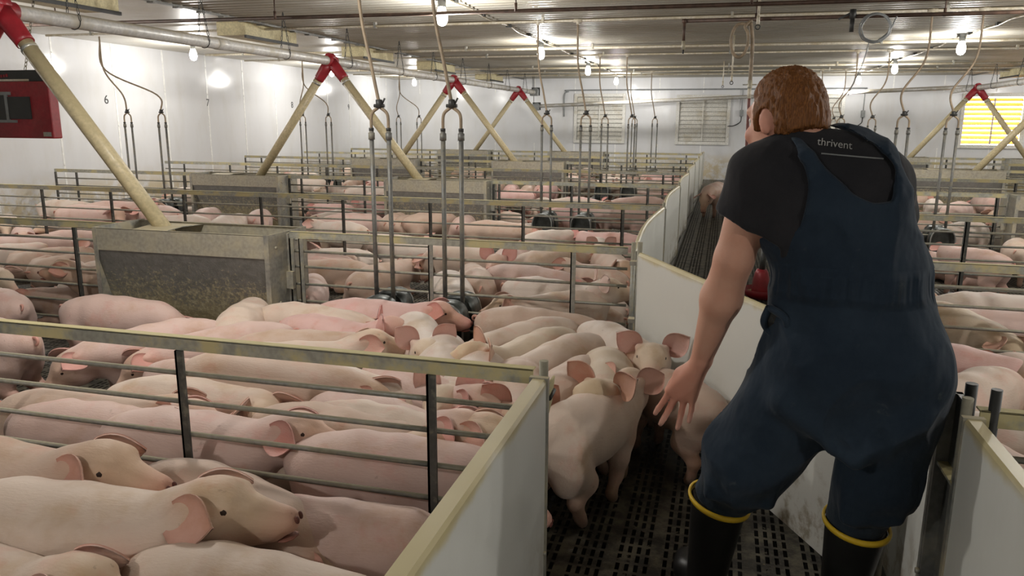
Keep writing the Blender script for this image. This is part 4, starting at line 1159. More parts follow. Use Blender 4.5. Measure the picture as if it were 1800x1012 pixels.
(-9.08,6.70,225,0.96,'S','c','cream pig standing behind the second left fence, first cream one from the left wall','pigs behind the second left fence'),
(-5.18,5.38,5,0.96,'Z','w','whitish pig sleeping behind the second left fence, sixth whitish one from the left wall','pigs behind the second left fence'),
(-6.99,5.08,166,0.95,'Y','w','whitish pig lying behind the second left fence, third whitish one from the left wall','pigs behind the second left fence'),
(-8.79,5.38,186,0.91,'L','c','cream pig standing behind the second left fence, second cream one from the left wall','pigs behind the second left fence'),
(-9.39,6.04,33,1.01,'R','p','pink pig standing behind the second left fence, first pink one from the left wall','pigs behind the second left fence'),
(-3.96,6.00,145,0.92,'L','t','tan pig standing behind the second left fence, first tan one from the left wall','pigs behind the second left fence'),
(-3.82,5.48,-24,1.02,'R','p','pink pig standing behind the second left fence, third pink one from the left wall','pigs behind the second left fence'),
(-3.87,6.90,177,1.00,'Z','p','pink pig sleeping behind the second left fence, second pink one from the left wall','pigs behind the second left fence'),
(-9.13,8.98,19,0.92,'d','w','whitish pig standing behind the third left fence, second whitish one from the left wall','pigs behind the third left fence'),
(-7.85,8.58,38,1.05,'S','p','pink pig standing behind the third left fence, third pink one from the left wall','pigs behind the third left fence'),
(-7.00,8.41,158,1.02,'d','p','pink pig standing behind the third left fence, fourth pink one from the left wall','pigs behind the third left fence'),
(-6.26,7.94,178,0.94,'L','w','whitish pig standing behind the third left fence, fifth whitish one from the left wall','pigs behind the third left fence'),
(-9.15,7.62,-47,0.97,'L','k','rosy pig standing behind the third left fence, first rosy one from the left wall','pigs behind the third left fence'),
(-8.51,8.70,238,1.05,'Z','w','whitish pig sleeping behind the third left fence, third whitish one from the left wall','pigs behind the third left fence'),
(-9.47,8.34,-44,1.01,'Y','w','whitish pig lying behind the third left fence, first whitish one from the left wall','pigs behind the third left fence'),
(-4.17,7.92,168,0.94,'S','w','whitish pig standing behind the third left fence, seventh whitish one from the left wall','pigs behind the third left fence'),
(-1.89,7.31,13,1.00,'Y','p','pink pig lying behind the third left fence, fifth pink one from the left wall','pigs behind the third left fence'),
(-3.38,8.00,6,0.92,'Y','w','whitish pig lying behind the third left fence, ninth whitish one from the left wall','pigs behind the third left fence'),
(-7.85,8.10,15,1.04,'R','p','pink pig standing behind the third left fence, second pink one from the left wall','pigs behind the third left fence'),
(-5.49,7.38,7,0.97,'Y','w','whitish pig lying behind the third left fence, sixth whitish one from the left wall','pigs behind the third left fence'),
(-6.55,7.52,159,1.00,'Y','w','whitish pig lying behind the third left fence, fourth whitish one from the left wall','pigs behind the third left fence'),
(-3.70,8.24,6,1.06,'Z','w','whitish pig sleeping behind the third left fence, eighth whitish one from the left wall','pigs behind the third left fence'),
(-8.45,7.64,318,0.92,'Y','p','pink pig lying behind the third left fence, first pink one from the left wall','pigs behind the third left fence'),
(-6.51,10.05,30,0.92,'d','w','whitish pig standing behind the fourth left fence, third whitish one from the left wall','pigs behind the fourth left fence'),
(-1.18,11.65,205,1.02,'d','p','pink pig standing behind the fourth left fence, fourth pink one from the left wall','pigs behind the fourth left fence'),
(-5.34,11.16,293,0.94,'U','k','rosy pig standing behind the fourth left fence, third rosy one from the left wall','pigs behind the fourth left fence'),
(-9.12,11.73,189,1.06,'z','c','cream pig lying behind the fourth left fence, first cream one from the left wall','pigs behind the fourth left fence'),
(-9.03,10.75,-47,1.08,'Z','c','cream pig sleeping behind the fourth left fence, second cream one from the left wall','pigs behind the fourth left fence'),
(-6.89,10.69,98,0.94,'U','c','cream pig standing behind the fourth left fence, fourth cream one from the left wall','pigs behind the fourth left fence'),
(-1.25,10.18,174,1.05,'R','p','pink pig standing behind the fourth left fence, third pink one from the left wall','pigs behind the fourth left fence'),
(-4.67,10.38,203,0.99,'R','k','rosy pig standing behind the fourth left fence, fourth rosy one from the left wall','pigs behind the fourth left fence'),
(-2.94,10.94,123,0.96,'Y','c','cream pig lying behind the fourth left fence, sixth cream one from the left wall','pigs behind the fourth left fence'),
(-5.96,11.18,168,0.99,'Y','k','rosy pig lying behind the fourth left fence, second rosy one from the left wall','pigs behind the fourth left fence'),
(-5.01,11.19,293,1.03,'R','w','whitish pig standing behind the fourth left fence, fifth whitish one from the left wall','pigs behind the fourth left fence'),
(-1.83,10.45,198,0.98,'d','k','rosy pig standing behind the fourth left fence, seventh rosy one from the left wall','pigs behind the fourth left fence'),
(-3.82,11.03,-4,1.06,'d','c','cream pig standing behind the fourth left fence, fifth cream one from the left wall','pigs behind the fourth left fence'),
(-2.28,11.32,169,0.91,'Z','k','rosy pig sleeping behind the fourth left fence, sixth rosy one from the left wall','pigs behind the fourth left fence'),
(-8.69,11.16,-1,0.94,'L','w','whitish pig standing behind the fourth left fence, first whitish one from the left wall','pigs behind the fourth left fence'),
(-7.78,10.10,200,1.04,'y','w','whitish pig lying behind the fourth left fence, second whitish one from the left wall','pigs behind the fourth left fence'),
(-2.53,9.94,177,0.90,'y','w','whitish pig lying behind the fourth left fence, seventh whitish one from the left wall','pigs behind the fourth left fence'),
(-7.79,11.42,281,0.95,'E','c','cream pig standing behind the fourth left fence, third cream one from the left wall','pigs behind the fourth left fence'),
(-7.16,10.39,285,1.02,'R','p','pink pig standing behind the fourth left fence, first pink one from the left wall','pigs behind the fourth left fence'),
(-0.97,11.06,43,1.00,'y','w','whitish pig lying behind the fourth left fence, eighth whitish one from the left wall','pigs behind the fourth left fence'),
(-3.98,11.60,18,0.98,'S','w','whitish pig standing behind the fourth left fence, sixth whitish one from the left wall','pigs behind the fourth left fence'),
(-7.46,11.25,268,1.00,'Y','k','rosy pig lying behind the fourth left fence, first rosy one from the left wall','pigs behind the fourth left fence'),
(-2.05,10.92,11,1.04,'R','c','cream pig standing behind the fourth left fence, seventh cream one from the left wall','pigs behind the fourth left fence'),
(-5.67,11.80,3,1.07,'d','w','whitish pig standing behind the fourth left fence, fourth whitish one from the left wall','pigs behind the fourth left fence'),
(-7.76,13.47,176,1.03,'S','w','whitish pig standing behind the fifth left fence, second whitish one from the left wall','pigs behind the fifth left fence'),
(-2.38,13.41,-18,1.05,'Z','k','rosy pig sleeping behind the fifth left fence, sixth rosy one from the left wall','pigs behind the fifth left fence'),
(-7.16,12.51,210,0.98,'z','w','whitish pig lying behind the fifth left fence, third whitish one from the left wall','pigs behind the fifth left fence'),
(-1.90,12.81,167,1.00,'Z','k','rosy pig sleeping behind the fifth left fence, seventh rosy one from the left wall','pigs behind the fifth left fence'),
(-4.62,14.03,160,1.01,'E','w','whitish pig standing behind the fifth left fence, seventh whitish one from the left wall','pigs behind the fifth left fence'),
(-5.38,13.49,178,0.91,'z','w','whitish pig lying behind the fifth left fence, sixth whitish one from the left wall','pigs behind the fifth left fence'),
(-4.51,12.95,168,0.92,'U','c','cream pig standing behind the fifth left fence, fourth cream one from the left wall','pigs behind the fifth left fence'),
(-3.40,12.57,205,0.93,'F','k','rosy pig standing behind the fifth left fence, fourth rosy one from the left wall','pigs behind the fifth left fence'),
(-8.68,13.94,198,0.97,'Z','k','rosy pig sleeping behind the fifth left fence, first rosy one from the left wall','pigs behind the fifth left fence'),
(-1.48,13.72,41,0.93,'Z','w','whitish pig sleeping behind the fifth left fence, ninth whitish one from the left wall','pigs behind the fifth left fence'),
(-0.88,13.02,138,0.96,'Z','c','cream pig sleeping behind the fifth left fence, fifth cream one from the left wall','pigs behind the fifth left fence'),
(-5.13,12.38,33,0.91,'U','c','cream pig standing behind the fifth left fence, third cream one from the left wall','pigs behind the fifth left fence'),
(-9.28,13.15,208,1.07,'z','c','cream pig lying behind the fifth left fence, first cream one from the left wall','pigs behind the fifth left fence'),
(-2.85,12.84,310,1.07,'Y','w','whitish pig lying behind the fifth left fence, eighth whitish one from the left wall','pigs behind the fifth left fence'),
(-5.81,13.14,194,1.03,'L','k','rosy pig standing behind the fifth left fence, second rosy one from the left wall','pigs behind the fifth left fence'),
(-8.29,12.72,205,1.08,'Z','c','cream pig sleeping behind the fifth left fence, second cream one from the left wall','pigs behind the fifth left fence'),
(-8.22,13.79,12,0.99,'L','w','whitish pig standing behind the fifth left fence, first whitish one from the left wall','pigs behind the fifth left fence'),
(-4.00,12.57,36,1.05,'y','p','pink pig lying behind the fifth left fence, third pink one from the left wall','pigs behind the fifth left fence'),
(-6.22,12.15,185,0.99,'F','w','whitish pig standing behind the fifth left fence, fourth whitish one from the left wall','pigs behind the fifth left fence'),
(-5.68,12.76,201,0.95,'d','w','whitish pig standing behind the fifth left fence, fifth whitish one from the left wall','pigs behind the fifth left fence'),
(-1.26,15.42,-5,0.95,'F','w','whitish pig standing behind the sixth left fence, eleventh whitish one from the left wall','pigs behind the sixth left fence'),
(-7.09,16.10,33,0.90,'U','w','whitish pig standing behind the sixth left fence, second whitish one from the left wall','pigs behind the sixth left fence'),
(-2.86,15.08,-30,1.05,'S','w','whitish pig standing behind the sixth left fence, eighth whitish one from the left wall','pigs behind the sixth left fence'),
(-8.66,15.87,157,1.07,'z','c','cream pig lying behind the sixth left fence, first cream one from the left wall','pigs behind the sixth left fence'),
(-6.70,15.73,353,1.05,'E','w','whitish pig standing behind the sixth left fence, third whitish one from the left wall','pigs behind the sixth left fence'),
(-4.17,16.08,288,0.93,'E','w','whitish pig standing behind the sixth left fence, fifth whitish one from the left wall','pigs behind the sixth left fence'),
(-1.94,15.67,59,0.94,'F','w','whitish pig standing behind the sixth left fence, tenth whitish one from the left wall','pigs behind the sixth left fence'),
(-3.34,16.40,-17,0.98,'d','p','pink pig standing behind the sixth left fence, third pink one from the left wall','pigs behind the sixth left fence'),
(-6.23,15.08,-14,0.99,'z','k','rosy pig lying behind the sixth left fence, second rosy one from the left wall','pigs behind the sixth left fence'),
(-1.07,16.13,146,1.02,'L','k','rosy pig standing behind the sixth left fence, third rosy one from the left wall','pigs behind the sixth left fence'),
(-4.49,15.02,163,1.01,'F','c','cream pig standing behind the sixth left fence, third cream one from the left wall','pigs behind the sixth left fence'),
(-8.93,15.36,172,0.95,'S','w','whitish pig standing behind the sixth left fence, first whitish one from the left wall','pigs behind the sixth left fence'),
(-2.18,16.33,38,0.90,'E','w','whitish pig standing behind the sixth left fence, ninth whitish one from the left wall','pigs behind the sixth left fence'),
(-1.48,14.91,13,1.00,'Y','p','pink pig lying behind the sixth left fence, fourth pink one from the left wall','pigs behind the sixth left fence'),
(-9.05,14.92,336,0.92,'R','k','rosy pig standing behind the sixth left fence, first rosy one from the left wall','pigs behind the sixth left fence'),
(-8.27,15.32,65,0.91,'z','p','pink pig lying behind the sixth left fence, first pink one from the left wall','pigs behind the sixth left fence'),
(-3.16,15.54,166,0.90,'E','w','whitish pig standing behind the sixth left fence, seventh whitish one from the left wall','pigs behind the sixth left fence'),
(-5.01,15.92,234,0.98,'Z','w','whitish pig sleeping behind the sixth left fence, fourth whitish one from the left wall','pigs behind the sixth left fence'),
(-8.19,16.58,3,1.08,'S','c','cream pig standing behind the sixth left fence, second cream one from the left wall','pigs behind the sixth left fence'),
(-3.55,15.11,332,0.97,'Y','w','whitish pig lying behind the sixth left fence, sixth whitish one from the left wall','pigs behind the sixth left fence'),
(-2.35,15.24,-12,0.92,'F','c','cream pig standing behind the sixth left fence, fourth cream one from the left wall','pigs behind the sixth left fence'),
(-6.33,15.97,-8,0.99,'z','p','pink pig lying behind the sixth left fence, second pink one from the left wall','pigs behind the sixth left fence'),
(-8.46,17.53,21,0.93,'Y','k','rosy pig lying behind the seventh left fence, first rosy one from the left wall','pigs behind the seventh left fence'),
(-2.91,17.91,34,0.93,'y','p','pink pig lying behind the seventh left fence, first pink one from the left wall','pigs behind the seventh left fence'),
(-8.85,18.34,181,0.95,'R','w','whitish pig standing behind the seventh left fence, second whitish one from the left wall','pigs behind the seventh left fence'),
(-8.98,18.98,348,0.98,'R','w','whitish pig standing behind the seventh left fence, first whitish one from the left wall','pigs behind the seventh left fence'),
(-2.41,17.53,311,1.00,'R','w','whitish pig standing behind the seventh left fence, seventh whitish one from the left wall','pigs behind the seventh left fence'),
(-7.07,17.67,174,1.00,'Y','c','cream pig lying behind the seventh left fence, second cream one from the left wall','pigs behind the seventh left fence'),
(-6.03,18.48,155,0.96,'L','c','cream pig standing behind the seventh left fence, third cream one from the left wall','pigs behind the seventh left fence'),
(-8.39,17.98,194,0.97,'U','c','cream pig standing behind the seventh left fence, first cream one from the left wall','pigs behind the seventh left fence'),
(-1.23,18.26,-31,0.97,'S','w','whitish pig standing behind the seventh left fence, eighth whitish one from the left wall','pigs behind the seventh left fence'),
(-6.42,17.23,-24,0.97,'Z','w','whitish pig sleeping behind the seventh left fence, fifth whitish one from the left wall','pigs behind the seventh left fence'),
(-3.69,17.46,-15,0.97,'S','w','whitish pig standing behind the seventh left fence, sixth whitish one from the left wall','pigs behind the seventh left fence'),
(-1.38,17.35,341,0.98,'U','k','rosy pig standing behind the seventh left fence, third rosy one from the left wall','pigs behind the seventh left fence'),
(-8.48,18.59,-3,0.92,'Y','w','whitish pig lying behind the seventh left fence, third whitish one from the left wall','pigs behind the seventh left fence'),
(-7.60,17.28,199,1.04,'Y','w','whitish pig lying behind the seventh left fence, fourth whitish one from the left wall','pigs behind the seventh left fence'),
(2.38,3.59,332,0.96,'z','c','cream pig lying behind the first right fence, second cream one from the right','pigs behind the first right fence'),
(2.74,3.86,-6,0.97,'Y','c','cream pig lying behind the first right fence, first cream one from the right','pigs behind the first right fence'),
(3.78,5.68,38,0.95,'Z','c','cream pig sleeping behind the second right fence, second cream one from the right','pigs behind the second right fence'),
(3.50,6.66,193,0.97,'d','w','whitish pig standing behind the second right fence, second whitish one from the right','pigs behind the second right fence'),
(2.95,5.91,153,0.94,'E','w','whitish pig standing behind the second right fence, third whitish one from the right','pigs behind the second right fence'),
(4.19,5.04,-6,0.92,'E','w','whitish pig standing behind the second right fence, first whitish one from the right','pigs behind the second right fence'),
(1.41,6.29,151,1.00,'z','w','whitish pig lying behind the second right fence, fourth whitish one from the right','pigs behind the second right fence'),
(4.19,6.49,195,1.05,'E','c','cream pig standing behind the second right fence, first cream one from the right','pigs behind the second right fence'),
(1.33,7.31,12,0.97,'Y','c','cream pig lying behind the third right fence, second cream one from the right','pigs behind the third right fence'),
(2.35,8.04,126,0.92,'R','p','pink pig standing behind the third right fence, second pink one from the right','pigs behind the third right fence'),
(3.61,7.81,232,0.96,'S','w','whitish pig standing behind the third right fence, third whitish one from the right','pigs behind the third right fence'),
(1.42,8.66,44,1.01,'Y','c','cream pig lying behind the third right fence, first cream one from the right','pigs behind the third right fence'),
(4.70,7.53,191,1.02,'S','w','whitish pig standing behind the third right fence, first whitish one from the right','pigs behind the third right fence'),
(4.49,8.30,22,1.01,'Y','w','whitish pig lying behind the third right fence, second whitish one from the right','pigs behind the third right fence'),
(2.16,10.11,30,1.07,'S','t','tan pig standing behind the fourth right fence, second tan one from the right','pigs behind the fourth right fence'),
(1.45,10.67,54,1.07,'Y','t','tan pig lying behind the fourth right fence, third tan one from the right','pigs behind the fourth right fence'),
(5.02,10.96,161,0.94,'y','c','cream pig lying behind the fourth right fence, first cream one from the right','pigs behind the fourth right fence'),
(5.23,10.48,190,0.91,'L','p','pink pig standing behind the fourth right fence, first pink one from the right','pigs behind the fourth right fence'),
(1.64,10.12,72,1.02,'d','w','whitish pig standing behind the fourth right fence, second whitish one from the right','pigs behind the fourth right fence'),
(4.93,11.36,354,0.96,'F','w','whitish pig standing behind the fourth right fence, first whitish one from the right','pigs behind the fourth right fence'),
(4.26,10.46,44,0.92,'Z','c','cream pig sleeping behind the fourth right fence, second cream one from the right','pigs behind the fourth right fence'),
(3.95,11.75,186,0.98,'L','t','tan pig standing behind the fourth right fence, first tan one from the right','pigs behind the fourth right fence'),
(1.85,12.84,247,1.07,'F','c','cream pig standing behind the fifth right fence, first cream one from the right','pigs behind the fifth right fence'),
(4.34,12.42,167,1.06,'z','t','tan pig lying behind the fifth right fence, second tan one from the right','pigs behind the fifth right fence'),
(5.49,13.13,231,1.03,'Z','p','pink pig sleeping behind the fifth right fence, first pink one from the right','pigs behind the fifth right fence'),
(6.46,12.89,257,0.94,'L','t','tan pig standing behind the fifth right fence, first tan one from the right','pigs behind the fifth right fence'),
(1.68,13.46,199,0.91,'E','t','tan pig standing behind the fifth right fence, fourth tan one from the right','pigs behind the fifth right fence'),
(5.50,13.73,182,1.08,'S','w','whitish pig standing behind the fifth right fence, first whitish one from the right','pigs behind the fifth right fence'),
(2.86,13.82,16,0.97,'L','t','tan pig standing behind the fifth right fence, third tan one from the right','pigs behind the fifth right fence'),
(5.20,14.17,5,0.98,'Z','w','whitish pig sleeping behind the fifth right fence, second whitish one from the right','pigs behind the fifth right fence'),
(2.19,15.45,120,1.01,'d','t','tan pig standing behind the sixth right fence, first tan one from the right','pigs behind the sixth right fence'),
(2.89,14.97,182,0.95,'S','w','whitish pig standing behind the sixth right fence, third whitish one from the right','pigs behind the sixth right fence'),
(6.77,15.98,178,1.02,'y','w','whitish pig lying behind the sixth right fence, first whitish one from the right','pigs behind the sixth right fence'),
(4.99,16.09,182,0.91,'Y','p','pink pig lying behind the sixth right fence, first pink one from the right','pigs behind the sixth right fence'),
(5.93,14.91,160,1.01,'Z','c','cream pig sleeping behind the sixth right fence, first cream one from the right','pigs behind the sixth right fence'),
(3.84,16.13,72,0.92,'y','w','whitish pig lying behind the sixth right fence, second whitish one from the right','pigs behind the sixth right fence'),
(3.01,15.88,274,1.05,'Z','p','pink pig sleeping behind the sixth right fence, second pink one from the right','pigs behind the sixth right fence'),
]
for _p in PIGS: pig(*_p)
# ------------------------------------------------------------------ the man
PJ = {'headtop': [0.171, 2.28, 1.757], 'skull': [0.179, 2.3, 1.673], 'skullbase': [0.216, 2.28, 1.628], 'face': [0.133, 2.34, 1.643], 'chin': [0.14, 2.36, 1.567], 'nose': [0.092, 2.37, 1.608], 'ear': [0.117, 2.26, 1.619], 'neck0': [0.231, 2.25, 1.56], 'neck1': [0.205, 2.28, 1.624], 'shL': [0.101, 2.25, 1.481], 'shR': [0.447, 2.27, 1.462], 'trapL': [0.169, 2.25, 1.548], 'trapR': [0.344, 2.26, 1.539], 'elL': [0.048, 2.27, 1.235], 'wrL': [-0.026, 2.4, 0.893], 'hand0': [-0.061, 2.43, 0.796], 'elR': [0.567, 2.4, 1.264], 'wrR': [0.533, 2.62, 1.08], 'chest': [0.304, 2.26, 1.4], 'waist': [0.37, 2.28, 1.209], 'pelvis': [0.407, 2.3, 1.042], 'hipL': [0.285, 2.31, 0.926], 'hipR': [0.524, 2.29, 0.937], 'kneeL': [0.09, 2.34, 0.592], 'kneeR': [0.461, 2.3, 0.603], 'cuffL': [0.05, 2.39, 0.446], 'cuffR': [0.462, 2.34, 0.453], 'i0': [-0.121, 2.44, 0.76], 'i1': [-0.142, 2.452, 0.714], 'i2': [-0.158, 2.46, 0.685], 'i3': [-0.168, 2.462, 0.665], 'm0': [-0.1, 2.445, 0.742], 'm1': [-0.122, 2.452, 0.69], 'm2': [-0.137, 2.452, 0.656], 'm3': [-0.147, 2.447, 0.637], 'r0': [-0.073, 2.44, 0.739], 'r1': [-0.081, 2.445, 0.687], 'r2': [-0.086, 2.44, 0.652], 'r3': [-0.091, 2.432, 0.633], 'p0': [-0.047, 2.43, 0.745], 'p1': [-0.049, 2.432, 0.705], 'p2': [-0.053, 2.427, 0.679], 'p3': [-0.055, 2.42, 0.664], 't0': [-0.092, 2.445, 0.821], 't1': [-0.117, 2.475, 0.776], 't2': [-0.135, 2.49, 0.741], 'palmA': [-0.099, 2.44, 0.766], 'palmB': [-0.056, 2.43, 0.766]}
U_NECK = [(0.183, 1.624), (0.216, 1.554), (0.264, 1.494), (0.322, 1.445), (0.384, 1.422), (0.427, 1.424), (0.434, 1.456), (0.431, 1.505), (0.407, 1.543), (0.37, 1.566), (0.307, 1.607)]
ARM_L = [(0.135, 1.62), (0.174, 1.568), (0.206, 1.514), (0.219, 1.457), (0.218, 1.399), (0.201, 1.354), (0.171, 1.326), (0.127, 1.313), (0.085, 1.295), (-0.092, 1.311), (-0.108, 1.618)]
ARM_R = [(0.444, 1.557), (0.457, 1.505), (0.482, 1.436), (0.513, 1.367), (0.534, 1.311), (0.669, 1.317), (0.639, 1.56)]
for _k in PJ: PJ[_k] = np.array(PJ[_k])
PJ['shR'] = np.array((.412, 2.30, 1.462)); PJ['elR'] = np.array((.505, 2.47, 1.25)); PJ['wrR'] = np.array((.45, 2.69, 1.12))
def poly_sd(poly, X, Z):
    """signed distance to a polygon, negative inside"""
    d = np.full(np.broadcast(X, Z).shape, 1e9); s = np.zeros(d.shape, bool); n = len(poly)
    for i in range(n):
        (ax, az), (bx, bz) = poly[i], poly[(i+1) % n]
        ex, ez = bx-ax, bz-az; wx, wz = X-ax, Z-az
        t = np.clip((wx*ex+wz*ez)/(ex*ex+ez*ez+1e-12), 0, 1)
        d = np.minimum(d, (wx-ex*t)**2+(wz-ez*t)**2)
        s ^= ((az > Z) != (bz > Z)) & (X < (bx-ax)*(Z-az)/((bz-az) if abs(bz-az) > 1e-9 else 1e-9)+ax)
    d = np.sqrt(d); return np.where(s, -d, d)
def cloth_mat(name, c, c2, rough=.85, fold=5.0, gather=False, stains=None):
    m = NT(name); p = m.pos(); z = m.sep(p)[2]
    n = m.ramp(m.noise(fold, 5, .6, p), .3, .7)
    col = m.mix(n, c, c2)
    if stains:
        f = m.ramp(m.noise(9, 5, .65, p), .64, .74)
        col = m.mix(m.math('MULTIPLY', f, .30), col, stains)
    m.base(col); m.set(rough, spec=.2); m.b.inputs['Sheen Weight'].default_value = .08
    h = m.math('ADD', m.math('MULTIPLY', m.noise(fold*1.3, 3, .5, m.scaled(p, (1, 1, .6))), 1.0), m.math('MULTIPLY', m.noise(420, 2, .5, p), .02))
    if gather:
        w = m.n('ShaderNodeTexNoise'); w.inputs['Scale'].default_value = 38; w.inputs['Detail'].default_value = 1
        m.l(m.scaled(p, (1, 1, .06)), w.inputs['Vector'])
        band = m.math('MULTIPLY', m.ramp(z, 1.135, 1.165), m.ramp(z, 1.245, 1.215))
        h = m.math('ADD', h, m.math('MULTIPLY', m.math('MULTIPLY', w.outputs[0], band), 1.1))
    m.bump(h, .75, .03); return m.m
M['shirt'] = cloth_mat('charcoal_shirt', (.016, .016, .019), (.024, .023, .026), .9)
M['overall'] = cloth_mat('navy_overall_cloth', (.013, .023, .038), (.021, .034, .052), .88, 6, True, (.12, .13, .12))
M['boot'] = simple('black_rubber', (.012, .012, .012), .42, 0, .2)
M['yellow'] = simple('yellow_rubber_trim', (.80, .52, .03), .45, 0, .06)
def human_skin():
    m = NT('man_skin'); at = m.n('ShaderNodeVertexColor', layer_name='Col'); p = m.pos()
    n = m.ramp(m.noise(16, 4, .6, p), .35, .7)
    m.base(m.mix(m.math('MULTIPLY', n, .30), at.outputs[0], m.mix(1.0, at.outputs[0], (.95, .74, .68), 'MULTIPLY')))
    m.set(.52, spec=.35); m.bump(m.noise(240, 3, .5, p), .15, .002); return m.m
M['skin'] = human_skin()
def hair_mat():
    m = NT('red_hair'); p = m.pos()
    n = m.noise(300, 4, .6, m.scaled(p, (1, 1, .14)))
    m.base(m.mix(m.ramp(n, .35, .68), (.135, .047, .011), (.27, .105, .027))); m.set(.5, spec=.3)
    m.bump(n, .8, .006); return m.m
M['hair'] = hair_mat()
def crease(me, amp, sx, sy, sz, seed=0.0):
    from mathutils import noise
    me.update(); no = [v.normal.copy() for v in me.vertices]
    for v, n in zip(me.vertices, no):
        p = Vector((v.co.x*sx+seed, v.co.y*sy, v.co.z*sz)); q = p*2.3
        a = 1-abs(noise.noise(p))*2; b = noise.noise(q)
        v.co += n*amp*(a*a-.45+.35*b)
def man():
    J = PJ
    t = empty('person', (.26, 2.36, 0), 'red-haired man in navy overalls and black boots reaching one arm toward a pig', 'person')
    base = np.array(t.location)
    SK = (.60, .33, .235); SKR = (.62, .28, .20); NAIL = (.70, .42, .34)
    def put(name, me):
        o = bpy.data.objects.new(name, me); COL.objects.link(o)
        me.transform(Matrix.Translation(-Vector(base))); o.parent = t; return o
    # head frame: turned to his left and tipped down
    Hc = np.array((.160, 2.305, 1.628)); Rh = rotm(math.radians(90+42), math.radians(-12), math.radians(4))
    def H(x, y, z): return Hc + Rh@np.array((x, y, z))
    B = []
    B += [ell(H(-.005, 0, .018), (.104, .083, .100), Rh, .02, SK), ell(H(.035, 0, -.062), (.068, .062, .062), Rh, .04, SK),
          cap(H(.07, 0, -.092), H(.075, 0, -.098), .028, .024, .03, SK), ell(H(.082, 0, .036), (.024, .06, .018), Rh, .02, SK),
          cap(H(.096, 0, .012), H(.122, 0, -.026), .010, .015, .012, SKR), ell(H(.088, .034, -.03), (.022, .026, .024), Rh, .02, SKR), ell(H(.088, -.034, -.03), (.022, .026, .024), Rh, .02, SKR),
          cap(H(.098, -.018, -.062), H(.098, .018, -.062), .008, .008, .006, (.55, .20, .17)), cap(H(.094, -.016, -.074), H(.094, .016, -.074), .009, .009, .006, (.55, .20, .17))]
    for s in (-1, 1):
        Re = Rh@rotm(s*.35, 0, 0)
        B += [ell(H(-.012, s*.083, -.012), (.022, .008, .034), Re, .006, SKR), ell(H(-.008, s*.082, -.036), (.012, .008, .014), Re, .006, SKR)]
    B += [cap(J['neck0']+(.0, .01, -.04), H(-.03, 0, -.05), .068, .060, .03, SK), cap(J['trapL']+(.03, .02, -.035), J['trapR']+(-.03, .02, -.035), .06, .06, .04, SK)]
    ch = np.array((.285, 2.275, 1.385)); wa = np.array((.362, 2.30, 1.20)); pe = np.array((.392, 2.31, 1.03))
    tilt = rotm(0, 0, -.12)
    B += [ell(ch, (.185, .115, .20), None, .06, SK), ell(wa, (.17, .115, .17), None, .06, SK), ell(pe, (.185, .125, .14), None, .06, SK),
          cap(J['shL']+(.02, .01, -.015), J['shR']+(-.03, .01, -.02), .070, .070, .05, SK)]
    B += [cap(J['shL'], J['elL'], .066, .054, .03, SK), cap(J['elL'], J['elL']*.62+J['wrL']*.38, .054, .057, .02, SK), cap(J['elL']*.62+J['wrL']*.38, J['wrL'], .057, .034, .03, SK)]
    B += [cap(J['shR'], J['elR'], .066, .052, .03, SK), cap(J['elR'], J['wrR'], .052, .032, .03, SK)]
    # left hand
    kn = {f: J[f+'0'] for f in 'imrp'}
    for f, r in (('i', .0125), ('m', .0130), ('r', .0125), ('p', .0115)):
        B.append(cap(J['wrL']+(0, 0, -.01), kn[f], .024, r+.0035, .016, SKR if f != 'p' else SK))
    B.append(ell((J['palmA']+J['palmB'])/2+(-.002, .006, .028), (.040, .018, .05), None, .014, SKR))
    for f, r in (('i', .0105), ('m', .0110), ('r', .0108), ('p', .0095)):
        q = [J[f+str(i)] for i in range(4)]
        B += [cap(q[0], q[1], r+.0012, r, .006, SKR), cap(q[1], q[2], r, r-.0006, .004, SKR), cap(q[2], q[3], r-.0004, r-.002, .004, NAIL)]
    B += [cap(J['wrL']+(-.01, .02, -.02), J['t0'], .020, .016, .016, SK), cap(J['t0'], J['t1'], .0155, .0125, .006, SKR), cap(J['t1'], J['t2'], .0122, .0095, .004, NAIL)]
    # right hand (in front of the body): fist-like, fingers curled
    w = J['wrR']
    B.append(ell(w+(-.02, .03, -.05), (.036, .022, .048), None, .02, SK))
    for k in range(4):
        b0 = w+(-.052+.021*k, .045, -.085); B += [cap(b0, b0+(-.004, .022, -.030), .0115, .0105, .006, SKR), cap(b0+(-.004, .022, -.030), b0+(-.004, .006, -.052+.004*k), .0105, .009, .004, SKR)]
    B += [cap(w+(.012, .03, -.03), w+(.034, .05, -.055), .016, .012, .008, SKR), cap(w+(.034, .05, -.055), w+(.030, .066, -.075), .012, .009, .004, SKR)]
    # legs and feet inside the clothes
    for s, hip, kn_, an in (('L', J['hipL'], np.array((.10, 2.33, .55)), np.array((.035, 2.44, .11))), ('R', J['hipR'], np.array((.485, 2.31, .55)), np.array((.455, 2.40, .11)))):
        B += [cap(hip, kn_, .095, .065, .04, SK), cap(kn_, an, .062, .042, .03, SK), cap(an+(0, .02, -.05), an+((-.05 if s == 'L' else .01), .15, -.065), .035, .028, .02, SK)]
    ex = []
    for s in (-1, 1):
        v, f = ball(H(.088, s*.033, .012), (.010, .014, .010), Rh, 10); ex.append((v, f, (.75, .72, .68)))
        v, f = ball(H(.0955, s*.033, .012), (.004, .006, .006), Rh, 8); ex.append((v, f, (.10, .14, .16)))
    put('body', sdf_mesh('body', B, .0052, M['skin'], SK, None, 2, ex))
